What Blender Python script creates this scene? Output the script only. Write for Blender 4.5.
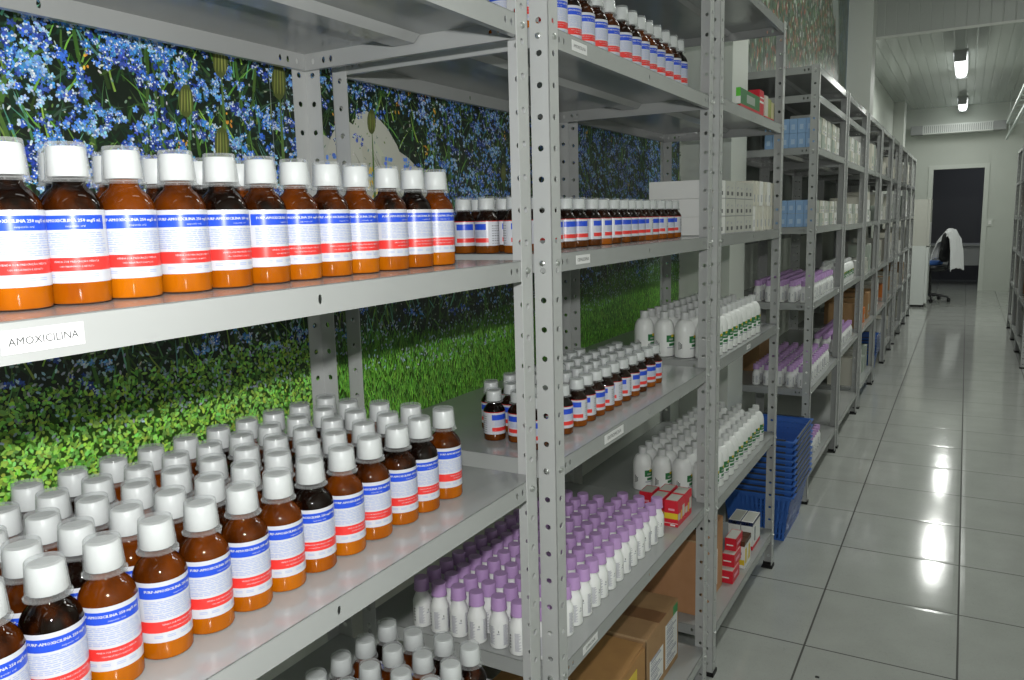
import bpy, math, random
from mathutils import Vector, Matrix
for _o in list(bpy.data.objects): bpy.data.objects.remove(_o)
sc = bpy.context.scene
COL = sc.collection
PI = math.pi
R = math.radians

# ------------------------------------------------------------------ camera
CAM_H = 1.3728
_y, _p, _r = R(29.7158), R(8.5618), R(1.4547)
fwd = Vector((-math.sin(_y)*math.cos(_p), math.cos(_y)*math.cos(_p), -math.sin(_p)))
rgt = Vector((math.cos(_y), math.sin(_y), 0))
upv = rgt.cross(fwd)
cr, sr = math.cos(_r), math.sin(_r)
cx = rgt*cr - upv*sr
cy = upv*cr + rgt*sr
cam = bpy.data.cameras.new('camera'); camo = bpy.data.objects.new('camera', cam); COL.objects.link(camo)
M = Matrix((cx, cy, -fwd)).transposed().to_4x4(); M.translation = Vector((0, 0, CAM_H))
camo.matrix_world = M
cam.sensor_fit = 'HORIZONTAL'; cam.sensor_width = 36.0
cam.lens = 794.4068/1024*36.0
cam.clip_start = .02; cam.clip_end = 80
sc.camera = camo

# ------------------------------------------------------------------ world, lights, exposure
w = bpy.data.worlds.new('world'); sc.world = w; w.use_nodes = True
w.node_tree.nodes['Background'].inputs[0].default_value = (.85, .95, .92, 1)
w.node_tree.nodes['Background'].inputs[1].default_value = .012
sc.view_settings.view_transform = 'Standard'; sc.view_settings.look = 'None'
sc.view_settings.exposure = 0.0; sc.view_settings.gamma = 1.0
sc.view_settings.use_curve_mapping = False

def lamp(name, kind, loc, power, color=(1, 1, 1), size=.05, sy=None, rot=(0, 0, 0)):
    l = bpy.data.lights.new(name, kind); l.energy = power; l.color = color
    if kind == 'AREA':
        l.size = size
        if sy: l.shape = 'RECTANGLE'; l.size_y = sy
    else: l.shadow_soft_size = size
    o = bpy.data.objects.new(name, l); COL.objects.link(o); o.location = loc; o.rotation_euler = rot
    return o
# the photographer's flash gun, just over the lens
lamp('flash_gun', 'POINT', (0.0, 0.0, 1.505), 52, (1, 1, .98), .016)
# four unseen lamps added over the near hall as ambient fill; two corridor fittings
for ly, pw in ((-1.4, 2), (1.6, 3.5), (4.4, 27), (6.6, 27)):
    lamp('hall_fill_lamp', 'AREA', (.35, ly, 3.72), pw, (.98, 1, .95), .25, 1.3)
for ly, pw in ((10.95, 30), (14.2, 13)):
    lamp('corridor_ceiling_lamp', 'AREA', (-.15, ly, 2.93), pw, (.98, 1, .95), .13, 1.3)

lamp('back_room_fill', 'AREA', (.3, 16.6, 2.8), 5, (.85, .9, 1), .3, .6)  # unseen lamp added to lift the dark room beyond the doorway

# ------------------------------------------------------------------ materials
MATS = {}
def mat(name, col=(.8, .8, .8), rough=.5, metal=0, spec=.5, coat=0, emit=None, trans=0, ior=1.45, noise=None, bump=None):
    if name in MATS: return MATS[name]
    m = bpy.data.materials.new(name); m.use_nodes = True
    nt = m.node_tree; b = nt.nodes['Principled BSDF']
    b.inputs['Base Color'].default_value = (*col, 1)
    b.inputs['Roughness'].default_value = rough; b.inputs['Metallic'].default_value = metal
    b.inputs['Specular IOR Level'].default_value = spec
    b.inputs['Coat Weight'].default_value = coat; b.inputs['Coat Roughness'].default_value = .05
    b.inputs['Transmission Weight'].default_value = trans; b.inputs['IOR'].default_value = ior
    if emit: 
        b.inputs['Emission Color'].default_value = (*emit[0], 1); b.inputs['Emission Strength'].default_value = emit[1]
    if noise:
        sc_, col2, amt = noise
        tc = nt.nodes.new('ShaderNodeTexCoord'); n = nt.nodes.new('ShaderNodeTexNoise'); n.inputs['Scale'].default_value = sc_; n.inputs['Detail'].default_value = 5
        nt.links.new(tc.outputs['Object'], n.inputs['Vector'])
        rmp = nt.nodes.new('ShaderNodeMapRange'); rmp.inputs['From Min'].default_value = .35; rmp.inputs['From Max'].default_value = .7
        rmp.inputs['To Max'].default_value = amt
        nt.links.new(n.outputs['Fac'], rmp.inputs['Value'])
        mx = nt.nodes.new('ShaderNodeMix'); mx.data_type = 'RGBA'; mx.inputs['A'].default_value = (*col, 1); mx.inputs['B'].default_value = (*col2, 1)
        nt.links.new(rmp.outputs[0], mx.inputs['Factor']); nt.links.new(mx.outputs['Result'], b.inputs['Base Color'])
    if bump:
        tc = nt.nodes.new('ShaderNodeTexCoord'); n = nt.nodes.new('ShaderNodeTexNoise'); n.inputs['Scale'].default_value = bump[0]
        nt.links.new(tc.outputs['Object'], n.inputs['Vector'])
        bp = nt.nodes.new('ShaderNodeBump'); bp.inputs['Strength'].default_value = bump[1]; bp.inputs['Distance'].default_value = .01
        nt.links.new(n.outputs['Fac'], bp.inputs['Height']); nt.links.new(bp.outputs[0], b.inputs['Normal'])
    MATS[name] = m; return m

steel = mat('grey_enamelled_steel', (.36, .37, .365), .17, spec=.75, noise=(9, (.33, .34, .335), .5))
steel2 = mat('grey_post_enamel', (.47, .48, .475), .38, spec=.5, noise=(14, (.42, .43, .425), .5))
zinc = mat('zinc_bolt', (.62, .64, .62), .3, metal=.9)
blackrub = mat('black_rubber', (.012, .012, .012), .6)
capwhite = mat('white_cap_plastic', (.60, .61, .61), .4)
paper = mat('white_label_paper', (.56, .57, .62), .3, coat=.3)
pblue = mat('blue_print', (.02, .075, .58), .3)
pred = mat('red_print', (.72, .04, .035), .3)
pink_ = mat('fine_grey_blue_print', (.28, .36, .62), .4)
pgrey = mat('fine_grey_print', (.38, .38, .45), .4)
pblack = mat('black_print', (.03, .03, .035), .4)
plilac = mat('lilac_cap_plastic', (.50, .31, .60), .4)
pwhite = mat('white_bottle_plastic', (.84, .85, .84), .33)
pgreen = mat('green_print', (.03, .19, .06), .4)
pyel = mat('yellow_print', (.75, .55, .03), .4)
wallm = mat('white_wall_paint', (.60, .63, .58), .7, noise=(3, (.56, .59, .54), .5))
pillm = mat('pillar_paint', (.58, .60, .56), .55)
lblm = mat('shelf_label_paper', (.74, .74, .74), .5)
card = mat('brown_cardboard', (.42, .25, .12), .75, noise=(22, (.36, .21, .10), .7))
card2 = mat('orange_brown_cardboard', (.54, .28, .14), .75, noise=(22, (.48, .24, .11), .7))
cardedge = mat('cardboard_edge', (.50, .33, .18), .8)
tape = mat('brown_packing_tape', (.26, .13, .06), .3)
basketm = mat('blue_basket_plastic', (.045, .15, .52), .35)
basketd = mat('dark_basket_handle', (.05, .055, .06), .4)
kraftw = mat('white_carton', (.82, .82, .80), .5)
kraftg = mat('pale_grey_carton', (.55, .55, .50), .55)
cream = mat('cream_carton', (.66, .64, .56), .5)
bluebox = mat('light_blue_carton', (.28, .45, .72), .5)
paleg = mat('pale_green_carton', (.40, .45, .40), .55)
redbox = mat('red_carton', (.66, .02, .04), .4)
navy = mat('navy_print', (.02, .03, .09), .4)
brownp = mat('dark_brown_print', (.09, .04, .02), .4)
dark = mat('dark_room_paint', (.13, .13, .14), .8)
deskm = mat('grey_desk_laminate', (.33, .34, .34), .6)
blackp = mat('black_chair_plastic', (.015, .015, .017), .4)
bluef = mat('blue_cushion_fabric', (.04, .12, .38), .8)
coatm = mat('white_cotton', (.85, .86, .88), .8)
lampm = mat('lit_diffuser', (.9, .9, .9), .4, emit=((.95, 1, .98), 3.5))
greyp = mat('grey_plastic', (.35, .36, .36), .5)
orange = mat('orange_carton', (.65, .18, .03), .5)
alu = mat('pale_aluminium', (.55, .60, .57), .4, metal=.4)

def cup_material():
    m = bpy.data.materials.new('clear_cup_plastic'); m.use_nodes = True; nt = m.node_tree
    nt.nodes.clear(); o = nt.nodes.new('ShaderNodeOutputMaterial')
    t = nt.nodes.new('ShaderNodeBsdfTransparent'); t.inputs[0].default_value = (.93, .94, .94, 1)
    p = nt.nodes.new('ShaderNodeBsdfPrincipled'); p.inputs['Base Color'].default_value = (.8, .82, .83, 1); p.inputs['Roughness'].default_value = .12
    lw = nt.nodes.new('ShaderNodeLayerWeight'); lw.inputs[0].default_value = .35
    mr = nt.nodes.new('ShaderNodeMapRange'); mr.inputs['To Min'].default_value = .07; mr.inputs['To Max'].default_value = .55
    nt.links.new(lw.outputs['Facing'], mr.inputs['Value'])
    mx = nt.nodes.new('ShaderNodeMixShader')
    nt.links.new(mr.outputs[0], mx.inputs[0]); nt.links.new(t.outputs[0], mx.inputs[1]); nt.links.new(p.outputs[0], mx.inputs[2])
    nt.links.new(mx.outputs[0], o.inputs[0]); return m
cupm = cup_material()

def amber_material(name, dark_c, light_c, mixlo, mixhi):
    # amber glass with powder inside: streaks of powder cling to the wall, more in some bottles than in others
    m = bpy.data.materials.new(name); m.use_nodes = True; nt = m.node_tree; b = nt.nodes['Principled BSDF']
    oi = nt.nodes.new('ShaderNodeObjectInfo'); tc = nt.nodes.new('ShaderNodeTexCoord')
    va = nt.nodes.new('ShaderNodeVectorMath'); va.operation = 'MULTIPLY_ADD'
    cmb = nt.nodes.new('ShaderNodeCombineXYZ')
    for i in range(3): nt.links.new(oi.outputs['Random'], cmb.inputs[i])
    sc_ = nt.nodes.new('ShaderNodeVectorMath'); sc_.operation = 'SCALE'; sc_.inputs['Scale'].default_value = 40
    nt.links.new(cmb.outputs[0], sc_.inputs[0])
    va.inputs[1].default_value = (1, 1, .45)
    nt.links.new(tc.outputs['Object'], va.inputs[0]); nt.links.new(sc_.outputs[0], va.inputs[2])
    n = nt.nodes.new('ShaderNodeTexNoise'); n.inputs['Scale'].default_value = 38; n.inputs['Detail'].default_value = 4
    nt.links.new(va.outputs[0], n.inputs['Vector'])
    ad = nt.nodes.new('ShaderNodeMath'); ad.operation = 'ADD'
    s1 = nt.nodes.new('ShaderNodeMapRange'); s1.inputs['From Min'].default_value = .3; s1.inputs['From Max'].default_value = .72; s1.inputs['To Min'].default_value = -.3; s1.inputs['To Max'].default_value = .35
    nt.links.new(n.outputs['Fac'], s1.inputs['Value'])
    s2 = nt.nodes.new('ShaderNodeMapRange'); s2.inputs['To Min'].default_value = mixlo; s2.inputs['To Max'].default_value = mixhi
    nt.links.new(oi.outputs['Random'], s2.inputs['Value'])
    nt.links.new(s1.outputs[0], ad.inputs[0]); nt.links.new(s2.outputs[0], ad.inputs[1]); ad.use_clamp = True
    mx = nt.nodes.new('ShaderNodeMix'); mx.data_type = 'RGBA'; mx.inputs['A'].default_value = (*dark_c, 1); mx.inputs['B'].default_value = (*light_c, 1)
    nt.links.new(ad.outputs[0], mx.inputs['Factor']); nt.links.new(mx.outputs['Result'], b.inputs['Base Color'])
    b.inputs['Roughness'].default_value = .5; b.inputs['Coat Weight'].default_value = .6; b.inputs['Coat Roughness'].default_value = .04
    b.inputs['Specular IOR Level'].default_value = 0.0
    MATS[name] = m; return m
amb_top = amber_material('amber_glass_empty', (.0040, .0014, .0007), (.130, .027, .0012), -.2, .8)
amb_low = amber_material('amber_glass_full_of_powder', (.27, .058, .0012), (.46, .125, .002), .2, .8)
ambs_top = amber_material('dark_amber_glass', (.005, .0025, .002), (.030, .009, .003), 0.0, .6)
ambs_low = amber_material('dark_amber_glass_base', (.08, .022, .003), (.34, .09, .006), .0, .9)

# ------------------------------------------------------------------ mesh builder
class MB:
    def __init__(s): s.v = []; s.f = []; s.m = []; s.ms = []; s.sm = []
    def mi(s, m):
        if m not in s.ms: s.ms.append(m)
        return s.ms.index(m)
    def face(s, pts, m, smooth=False):
        n = len(s.v); s.v += [tuple(p) for p in pts]; s.f.append(tuple(range(n, n+len(pts)))); s.m.append(s.mi(m)); s.sm.append(smooth)
    def box(s, x0, x1, y0, y1, z0, z1, m, T=None):
        P = [(x, y, z) for z in (z0, z1) for y in (y0, y1) for x in (x0, x1)]
        if T: P = [tuple(T @ Vector(p)) for p in P]
        n = len(s.v); s.v += P
        for q in ((0, 2, 3, 1), (4, 5, 7, 6), (0, 1, 5, 4), (2, 6, 7, 3), (0, 4, 6, 2), (1, 3, 7, 5)):
            s.f.append(tuple(n+i for i in q)); s.m.append(s.mi(m)); s.sm.append(False)
    def grid(s, rows, m, closed=False, smooth=True, mfun=None):
        n = len(s.v); K = len(rows[0])
        for r in rows: s.v += [tuple(p) for p in r]
        for i in range(len(rows)-1):
            for j in range(K if closed else K-1):
                a = n+i*K+j; b = n+i*K+(j+1) % K; c = n+(i+1)*K+(j+1) % K; d = n+(i+1)*K+j
                s.f.append((a, b, c, d)); s.m.append(s.mi(mfun(i, j) if mfun else m)); s.sm.append(smooth)
    def lathe(s, prof, m, n=24, cap0=True, cap1=True, mf=None, c=(0, 0)):
        rows = [[(c[0]+r*math.cos(2*PI*k/n), c[1]+r*math.sin(2*PI*k/n), z) for k in range(n)] for r, z in prof]
        b = len(s.v); s.grid(rows, m, closed=True, mfun=(lambda i, j: mf(i)) if mf else None)
        if cap0: s.f.append(tuple(b+k for k in reversed(range(n)))); s.m.append(s.mi(mf(0) if mf else m)); s.sm.append(False)
        if cap1:
            e = b+(len(prof)-1)*n; s.f.append(tuple(e+k for k in range(n))); s.m.append(s.mi(mf(len(prof)-2) if mf else m)); s.sm.append(False)
    def tube(s, pts, r, m, n=8):
        pts = [Vector(p) for p in pts]; rows = []
        for i, p in enumerate(pts):
            d = (pts[min(i+1, len(pts)-1)]-pts[max(i-1, 0)]).normalized()
            a = d.orthogonal().normalized() if i == 0 else (prev-d*prev.dot(d)).normalized()
            prev = a; b = d.cross(a)
            rr = r[i] if isinstance(r, (list, tuple)) else r
            rows.append([p+a*rr*math.cos(2*PI*k/n)+b*rr*math.sin(2*PI*k/n) for k in range(n)])
        b0 = len(s.v); s.grid(rows, m, closed=True)
        s.f.append(tuple(b0+k for k in reversed(range(n)))); s.m.append(s.mi(m)); s.sm.append(False)
        e = b0+(len(rows)-1)*n; s.f.append(tuple(e+k for k in range(n))); s.m.append(s.mi(m)); s.sm.append(False)
    def mesh(s, name):
        me = bpy.data.meshes.new(name); me.from_pydata(s.v, [], s.f)
        for m in s.ms: me.materials.append(m)
        me.polygons.foreach_set('material_index', s.m); me.polygons.foreach_set('use_smooth', s.sm)
        me.update()
        if any(s.sm): me.set_sharp_from_angle(angle=R(38))
        return me

def put(name, me, parent=None, loc=(0, 0, 0), rz=0, **props):
    if isinstance(me, MB): me = me.mesh(name)
    o = bpy.data.objects.new(name, me); COL.objects.link(o); o.location = loc; o.rotation_euler = (0, 0, rz)
    if parent: o.parent = parent
    for k, v in props.items(): o[k] = v
    return o
def thing(name, label, cat, loc=(0, 0, 0), rz=0, group=None):
    o = put(name, None, None, loc, rz, label=label, category=cat)
    o.empty_display_size = .02
    if group: o['group'] = group
    return o
def copy_thing(src, loc, rz, label, group):
    c = src.copy(); COL.objects.link(c); c.location = loc; c.rotation_euler = (0, 0, rz); c['label'] = label; c['group'] = group
    for ch in src.children:
        d = ch.copy(); COL.objects.link(d); d.parent = c
    return c
def struct(name, mb, **kw): return put(name, mb, kind='structure', **kw)
ORD = ['front', 'second', 'third', 'fourth', 'fifth', 'sixth', 'seventh', 'eighth', 'ninth', 'tenth', 'eleventh', 'twelfth', 'thirteenth', 'fourteenth', 'fifteenth', 'sixteenth', 'seventeenth', 'eighteenth', 'nineteenth', 'twentieth']
def nth(i): return 'first' if i == 0 else ORD[i]

def text_mesh(txt, size, m, mapf, align='CENTER', res=2, bold=.012):
    cu = bpy.data.curves.new('lettering', 'FONT'); cu.body = txt; cu.size = size; cu.align_x = align; cu.resolution_u = res; cu.offset = 0
    o = bpy.data.objects.new('lettering', cu); COL.objects.link(o)
    dg = bpy.context.evaluated_depsgraph_get(); dg.update()
    me = bpy.data.meshes.new_from_object(o.evaluated_get(dg))
    V = [mapf(v.co.x, v.co.y) for v in me.vertices]; F = [tuple(p.vertices) for p in me.polygons]
    COL.objects.unlink(o); bpy.data.objects.remove(o); bpy.data.curves.remove(cu); bpy.data.meshes.remove(me)
    return V, F, m
def add_text(mb, *a, **k):
    V, F, m = text_mesh(*a, **k); n = len(mb.v); mb.v += V
    for f in F: mb.f.append(tuple(n+i for i in f)); mb.m.append(mb.mi(m)); mb.sm.append(False)

# ------------------------------------------------------------------ perforated plates and shelving
def plate(mb, O, U, V, N, lu, lv, holes, t, m, rh=.0040, rv=.0054):
    """plate spanning lu (long axis U) x lv (V) with round holes at the u positions given, thickness t along N; holes are (u, v, ru)."""
    O, U, V, N = Vector(O), Vector(U), Vector(V), Vector(N)
    def P(u, v, d): return O+U*u+V*v+N*(t*d)
    holes = sorted(holes); h = .009; cur = 0
    segs = []
    for (u, v, ru) in holes:
        hh = max(h, ru*1.6)
        if u-hh > cur+1e-5: segs.append((cur, u-hh, None))
        segs.append((max(cur, u-hh), u+hh, (u, v, ru))); cur = u+hh
    if cur < lu-1e-5: segs.append((cur, lu, None))
    for a, b, hd in segs:
        if hd is None:
            for d in (0, 1): mb.face([P(a, 0, d), P(b, 0, d), P(b, lv, d), P(a, lv, d)], m)
        else:
            u, v, ru = hd
            cor = [math.atan2(y-v, x-u) for x, y in ((a, 0), (b, 0), (b, lv), (a, lv))]
            angs = sorted([x % (2*PI) for x in cor]+[k*PI/4 for k in range(0, 8)])
            outer, inner = [], []
            for th in angs:
                c, s = math.cos(th), math.sin(th); ts = []
                if c > 1e-9: ts.append((b-u)/c)
                if c < -1e-9: ts.append((a-u)/c)
                if s > 1e-9: ts.append((lv-v)/s)
                if s < -1e-9: ts.append((0-v)/s)
                q = min(ts); outer.append((u+c*q, v+s*q)); inner.append((u+c*ru, v+s*rv))
            n = len(angs)
            for k in range(n):
                k2 = (k+1) % n
                for d in (0, 1): mb.face([P(*outer[k], d), P(*outer[k2], d), P(*inner[k2], d), P(*inner[k], d)], m)
                mb.face([P(*inner[k], 0), P(*inner[k2], 0), P(*inner[k2], 1), P(*inner[k], 1)], m)
    for (p, q) in (((0, 0), (lu, 0)), ((lu, 0), (lu, lv)), ((lu, lv), (0, lv)), ((0, lv), (0, 0))):
        mb.face([P(*p, 0), P(*q, 0), P(*q, 1), P(*p, 1)], m)

FW = .034
_posts = {}
def post_mesh(sx, sy, H, full):
    """L-section upright, corner at the origin, flanges running towards sx (X) and sy (Y)."""
    key = (sx, sy, round(H, 3), full)
    if key in _posts: return _posts[key]
    mb = MB(); t = .0018
    if full: hs = [(u, FW*.52, .0052) for u in [.035+.05*k for k in range(int((H-.04)/.05)+1)] if u < H-.012]
    else: hs = [(u, FW*.52, .0052) for u in [.035+.05*k for k in range(int((H-.04)/.05)+1)] if u < H-.012]
    plate(mb, (0, 0, 0), (0, 0, 1), (sx, 0, 0), (0, sy, 0), H, FW, hs, t, steel2)
    plate(mb, (0, 0, 0), (0, 0, 1), (0, sy, 0), (sx, 0, 0), H, FW, hs, t, steel2)
    _posts[key] = mb.mesh('post'); return _posts[key]
_foot = {}
def foot_mesh(sx, sy):
    if (sx, sy) in _foot: return _foot[(sx, sy)]
    mb = MB(); g = .004
    a, b = sorted((-g*sx, (FW+g)*sx)); c, d = sorted((-g*sy, (FW+g)*sy))
    mb.box(a, b, *sorted((-g*sy, g*1.4*sy)), 0.0, .012, blackrub); mb.box(*sorted((-g*sx, g*1.4*sx)), c, d, 0, .012, blackrub)
    mb.box(a, b, c, d, -.0005, .003, blackrub)
    _foot[(sx, sy)] = mb.mesh('foot_cap'); return _foot[(sx, sy)]
_bolt = None
def bolt_mesh():
    global _bolt
    if _bolt is None:
        mb = MB(); mb.lathe([(.0048, 0), (.0052, .001), (.0046, .003), (.0025, .0042)], zinc, 10)
        mb.lathe([(.0020, .004), (.0018, .0052)], zinc, 8)
        _bolt = mb.mesh('bolt')
    return _bolt
_shelves = {}
def shelf_mesh(L, D, lip=.031):
    key = (round(L, 3), round(D, 3))
    if key in _shelves: return _shelves[key]
    mb = MB(); t = .001
    mb.box(0, D, 0, L, -.0012, 0, steel)                       # tray: x 0..D, y 0..L, top at z=0
    hole_l = [(u, lip*.5, .0032) for u in (.020, .042, .060, L/2, L-.060, L-.042, L-.020)]
    hole_d = [(u, lip*.5, .0038) for u in (.020, .045, .062, D-.062, D-.045, D-.020)]
    plate(mb, (0, 0, 0), (0, 1, 0), (0, 0, -1), (1, 0, 0), L, lip, hole_l, t, steel)
    plate(mb, (D, 0, 0), (0, 1, 0), (0, 0, -1), (-1, 0, 0), L, lip, hole_l, t, steel)
    plate(mb, (0, 0, 0), (1, 0, 0), (0, 0, -1), (0, 1, 0), D, lip, hole_d, t, steel)
    plate(mb, (0, L, 0), (1, 0, 0), (0, 0, -1), (0, -1, 0), D, lip, hole_d, t, steel)
    r = .011
    mb.box(0, r, .001, L-.001, -lip-.0008, -lip, steel); mb.box(D-r, D, .001, L-.001, -lip-.0008, -lip, steel)
    mb.box(r, D-r, .001, r, -lip-.0008, -lip, steel); mb.box(r, D-r, L-r, L-.001, -lip-.0008, -lip, steel)
    # hat-section stiffener along the underside
    c = D*.5
    rows = [[(c-.034, y, -.0014), (c-.022, y, -.014), (c+.022, y, -.014), (c+.034, y, -.0014)] for y in (.006, L-.006)]
    mb.grid(rows, steel, smooth=False)
    for y in (.006, L-.006): mb.face([(c-.034, y, -.0014), (c-.022, y, -.014), (c+.022, y, -.014), (c+.034, y, -.0014)], steel)
    _shelves[key] = mb.mesh('shelf_panel'); return _shelves[key]

XF = -.595; XB = -1.05
def unit(name, label, y0, y1, levels, H, xf=XF, xb=XB, bolts=True, full=True):
    d = -1 if xb < xf else 1                      # direction front to back
    t = thing(name, label, 'shelving', ((xf+xb)/2, (y0+y1)/2, 0), 0, 'steel shelving units')
    ox, oy = (xf+xb)/2, (y0+y1)/2
    for (x, sx) in ((xf, d), (xb, -d)):
        for (y, sy) in ((y0, 1), (y1, -1)):
            p = put('post', post_mesh(sx, sy, H-.003, full), t, (x-ox, y-oy, .003))
            put('foot_cap', foot_mesh(sx, sy), p, (0, 0, -.0025))
            if bolts:
                for z in levels:
                    if z > H: continue
                    o = put('bolt', bolt_mesh(), p, (-.0002*sx, sy*.0180, z-.0155-.003)); o.rotation_euler = (0, -PI/2*sx, 0)
                    o = put('bolt', bolt_mesh(), p, (sx*.0180, -.0002*sy, z-.0155-.003)); o.rotation_euler = (PI/2*sy, 0, 0)
    D = abs(xf-xb)-.0048; L = (y1-y0)-.0048
    shelves = []
    for z in levels:
        s = put('shelf_panel', shelf_mesh(L, D), t, (min(xf, xb)+.0024-ox, y0+.0024-oy, z))
        shelves.append(s)
    return t, shelves
def price_label(shelf, L, D, ycen, wid, hgt, txt, size, zc=-.0155):
    """paper label on the front lip; shelf local frame: front lip is at x=D for the left row"""
    mb = MB(); x = D+.0006
    mb.box(x-.0004, x, ycen-wid/2, ycen+wid/2, zc-hgt/2, zc+hgt/2, lblm)
    add_text(mb, txt, size, pblack, lambda u, v: (x+.0003, ycen+u, zc+v-size*.34), bold=.012)
    return put('shelf_label', mb, shelf, label='white paper label with black capitals')

LV = {1: [2.01, 1.677, 1.310, .955, .565, .125], 2: [2.01, 1.680, 1.316, .956, .567, .125], 3: [2.036, 1.690, 1.317, .962, .541, .150],
      4: [2.015, 1.893, 1.665, 1.310, .960, .555, .150]}
Z4 = LV[4]
names = ['grey steel shelving unit nearest the camera, holding rows of large amber bottles',
 'grey steel shelving unit second from the camera, with lilac-capped bottles near the bottom',
 'grey steel shelving unit in front of the first pillar, with green-labelled white bottles',
 'grey steel shelving unit just beyond the blue basket stack',
 'grey steel shelving unit second beyond the blue basket stack',
 'grey steel shelving unit third beyond the blue basket stack',
 'grey steel shelving unit fourth beyond the blue basket stack',
 'short grey steel shelving unit beside the second pillar', 'grey steel shelving unit just past the second pillar',
 'next to last grey steel shelving unit before the white refrigerator', 'last grey steel shelving unit before the white refrigerator']
spans = [(.157, 1.1135), (1.184, 2.140), (2.205, 3.075), (3.83, 4.79), (4.86, 5.79), (5.93, 6.85), (6.93, 7.87), (7.95, 8.66), (9.03, 9.84), (9.90, 10.71), (10.77, 11.58)]
UN = []
for i, (a, b) in enumerate(spans):
    if i < 3: lv = LV[i+1]; H = 2.045
    else: lv = Z4 if i % 2 else [2.015, 1.893, 1.655, 1.300, .950, .565, .150]; H = 2.02
    if i >= 5: lv = [2.015, 1.66, 1.30, .93, .56, .15]
    if i == 6: lv = lv[:-1]
    t, sh = unit('shelving_unit', names[i], a, b, lv, H, bolts=i < 4, full=i < 4)
    UN.append(sh)
DD = .455-.0048
def lab(u, k, y, wid, hgt, txt, size): price_label(UN[u][k], 0, DD, y-(spans[u][0]+.0024), wid, hgt, txt, size)
lab(0, 2, .339, .0625, .0175, 'AMOXICILINA', .0083)
lab(1, 2, 1.312, .060, .016, 'CEFALEXINA', .0085)
lab(1, 3, 1.453, .100, .018, 'ERITROMICINA', .0105)
lab(1, 1, 1.307, .062, .017, 'AMOXICILINA', .0078)
lab(1, 4, 1.325, .070, .016, 'DIPIRONA', .0095)
lab(2, 3, 2.60, .05, .014, 'SULFATO', .008)
lab(3, 4, 4.70, .05, .016, 'DIPIRONA', .008)
# right-hand row
rnames = ['grey steel shelving unit at the right edge, nearest on that side', 'middle grey steel shelving unit of the right-hand row', 'farthest grey steel shelving unit of the right-hand row']
RS = []
for (a, b), nm in zip([(8.0, 8.93), (8.99, 9.76), (9.82, 10.71)], rnames):
    t, sh = unit('shelving_unit', nm, a, b, [2.0, 1.65, 1.28, .93, .55, .16], 2.01, xf=.465, xb=.915, bolts=False, full=False); RS.append(t)

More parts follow.
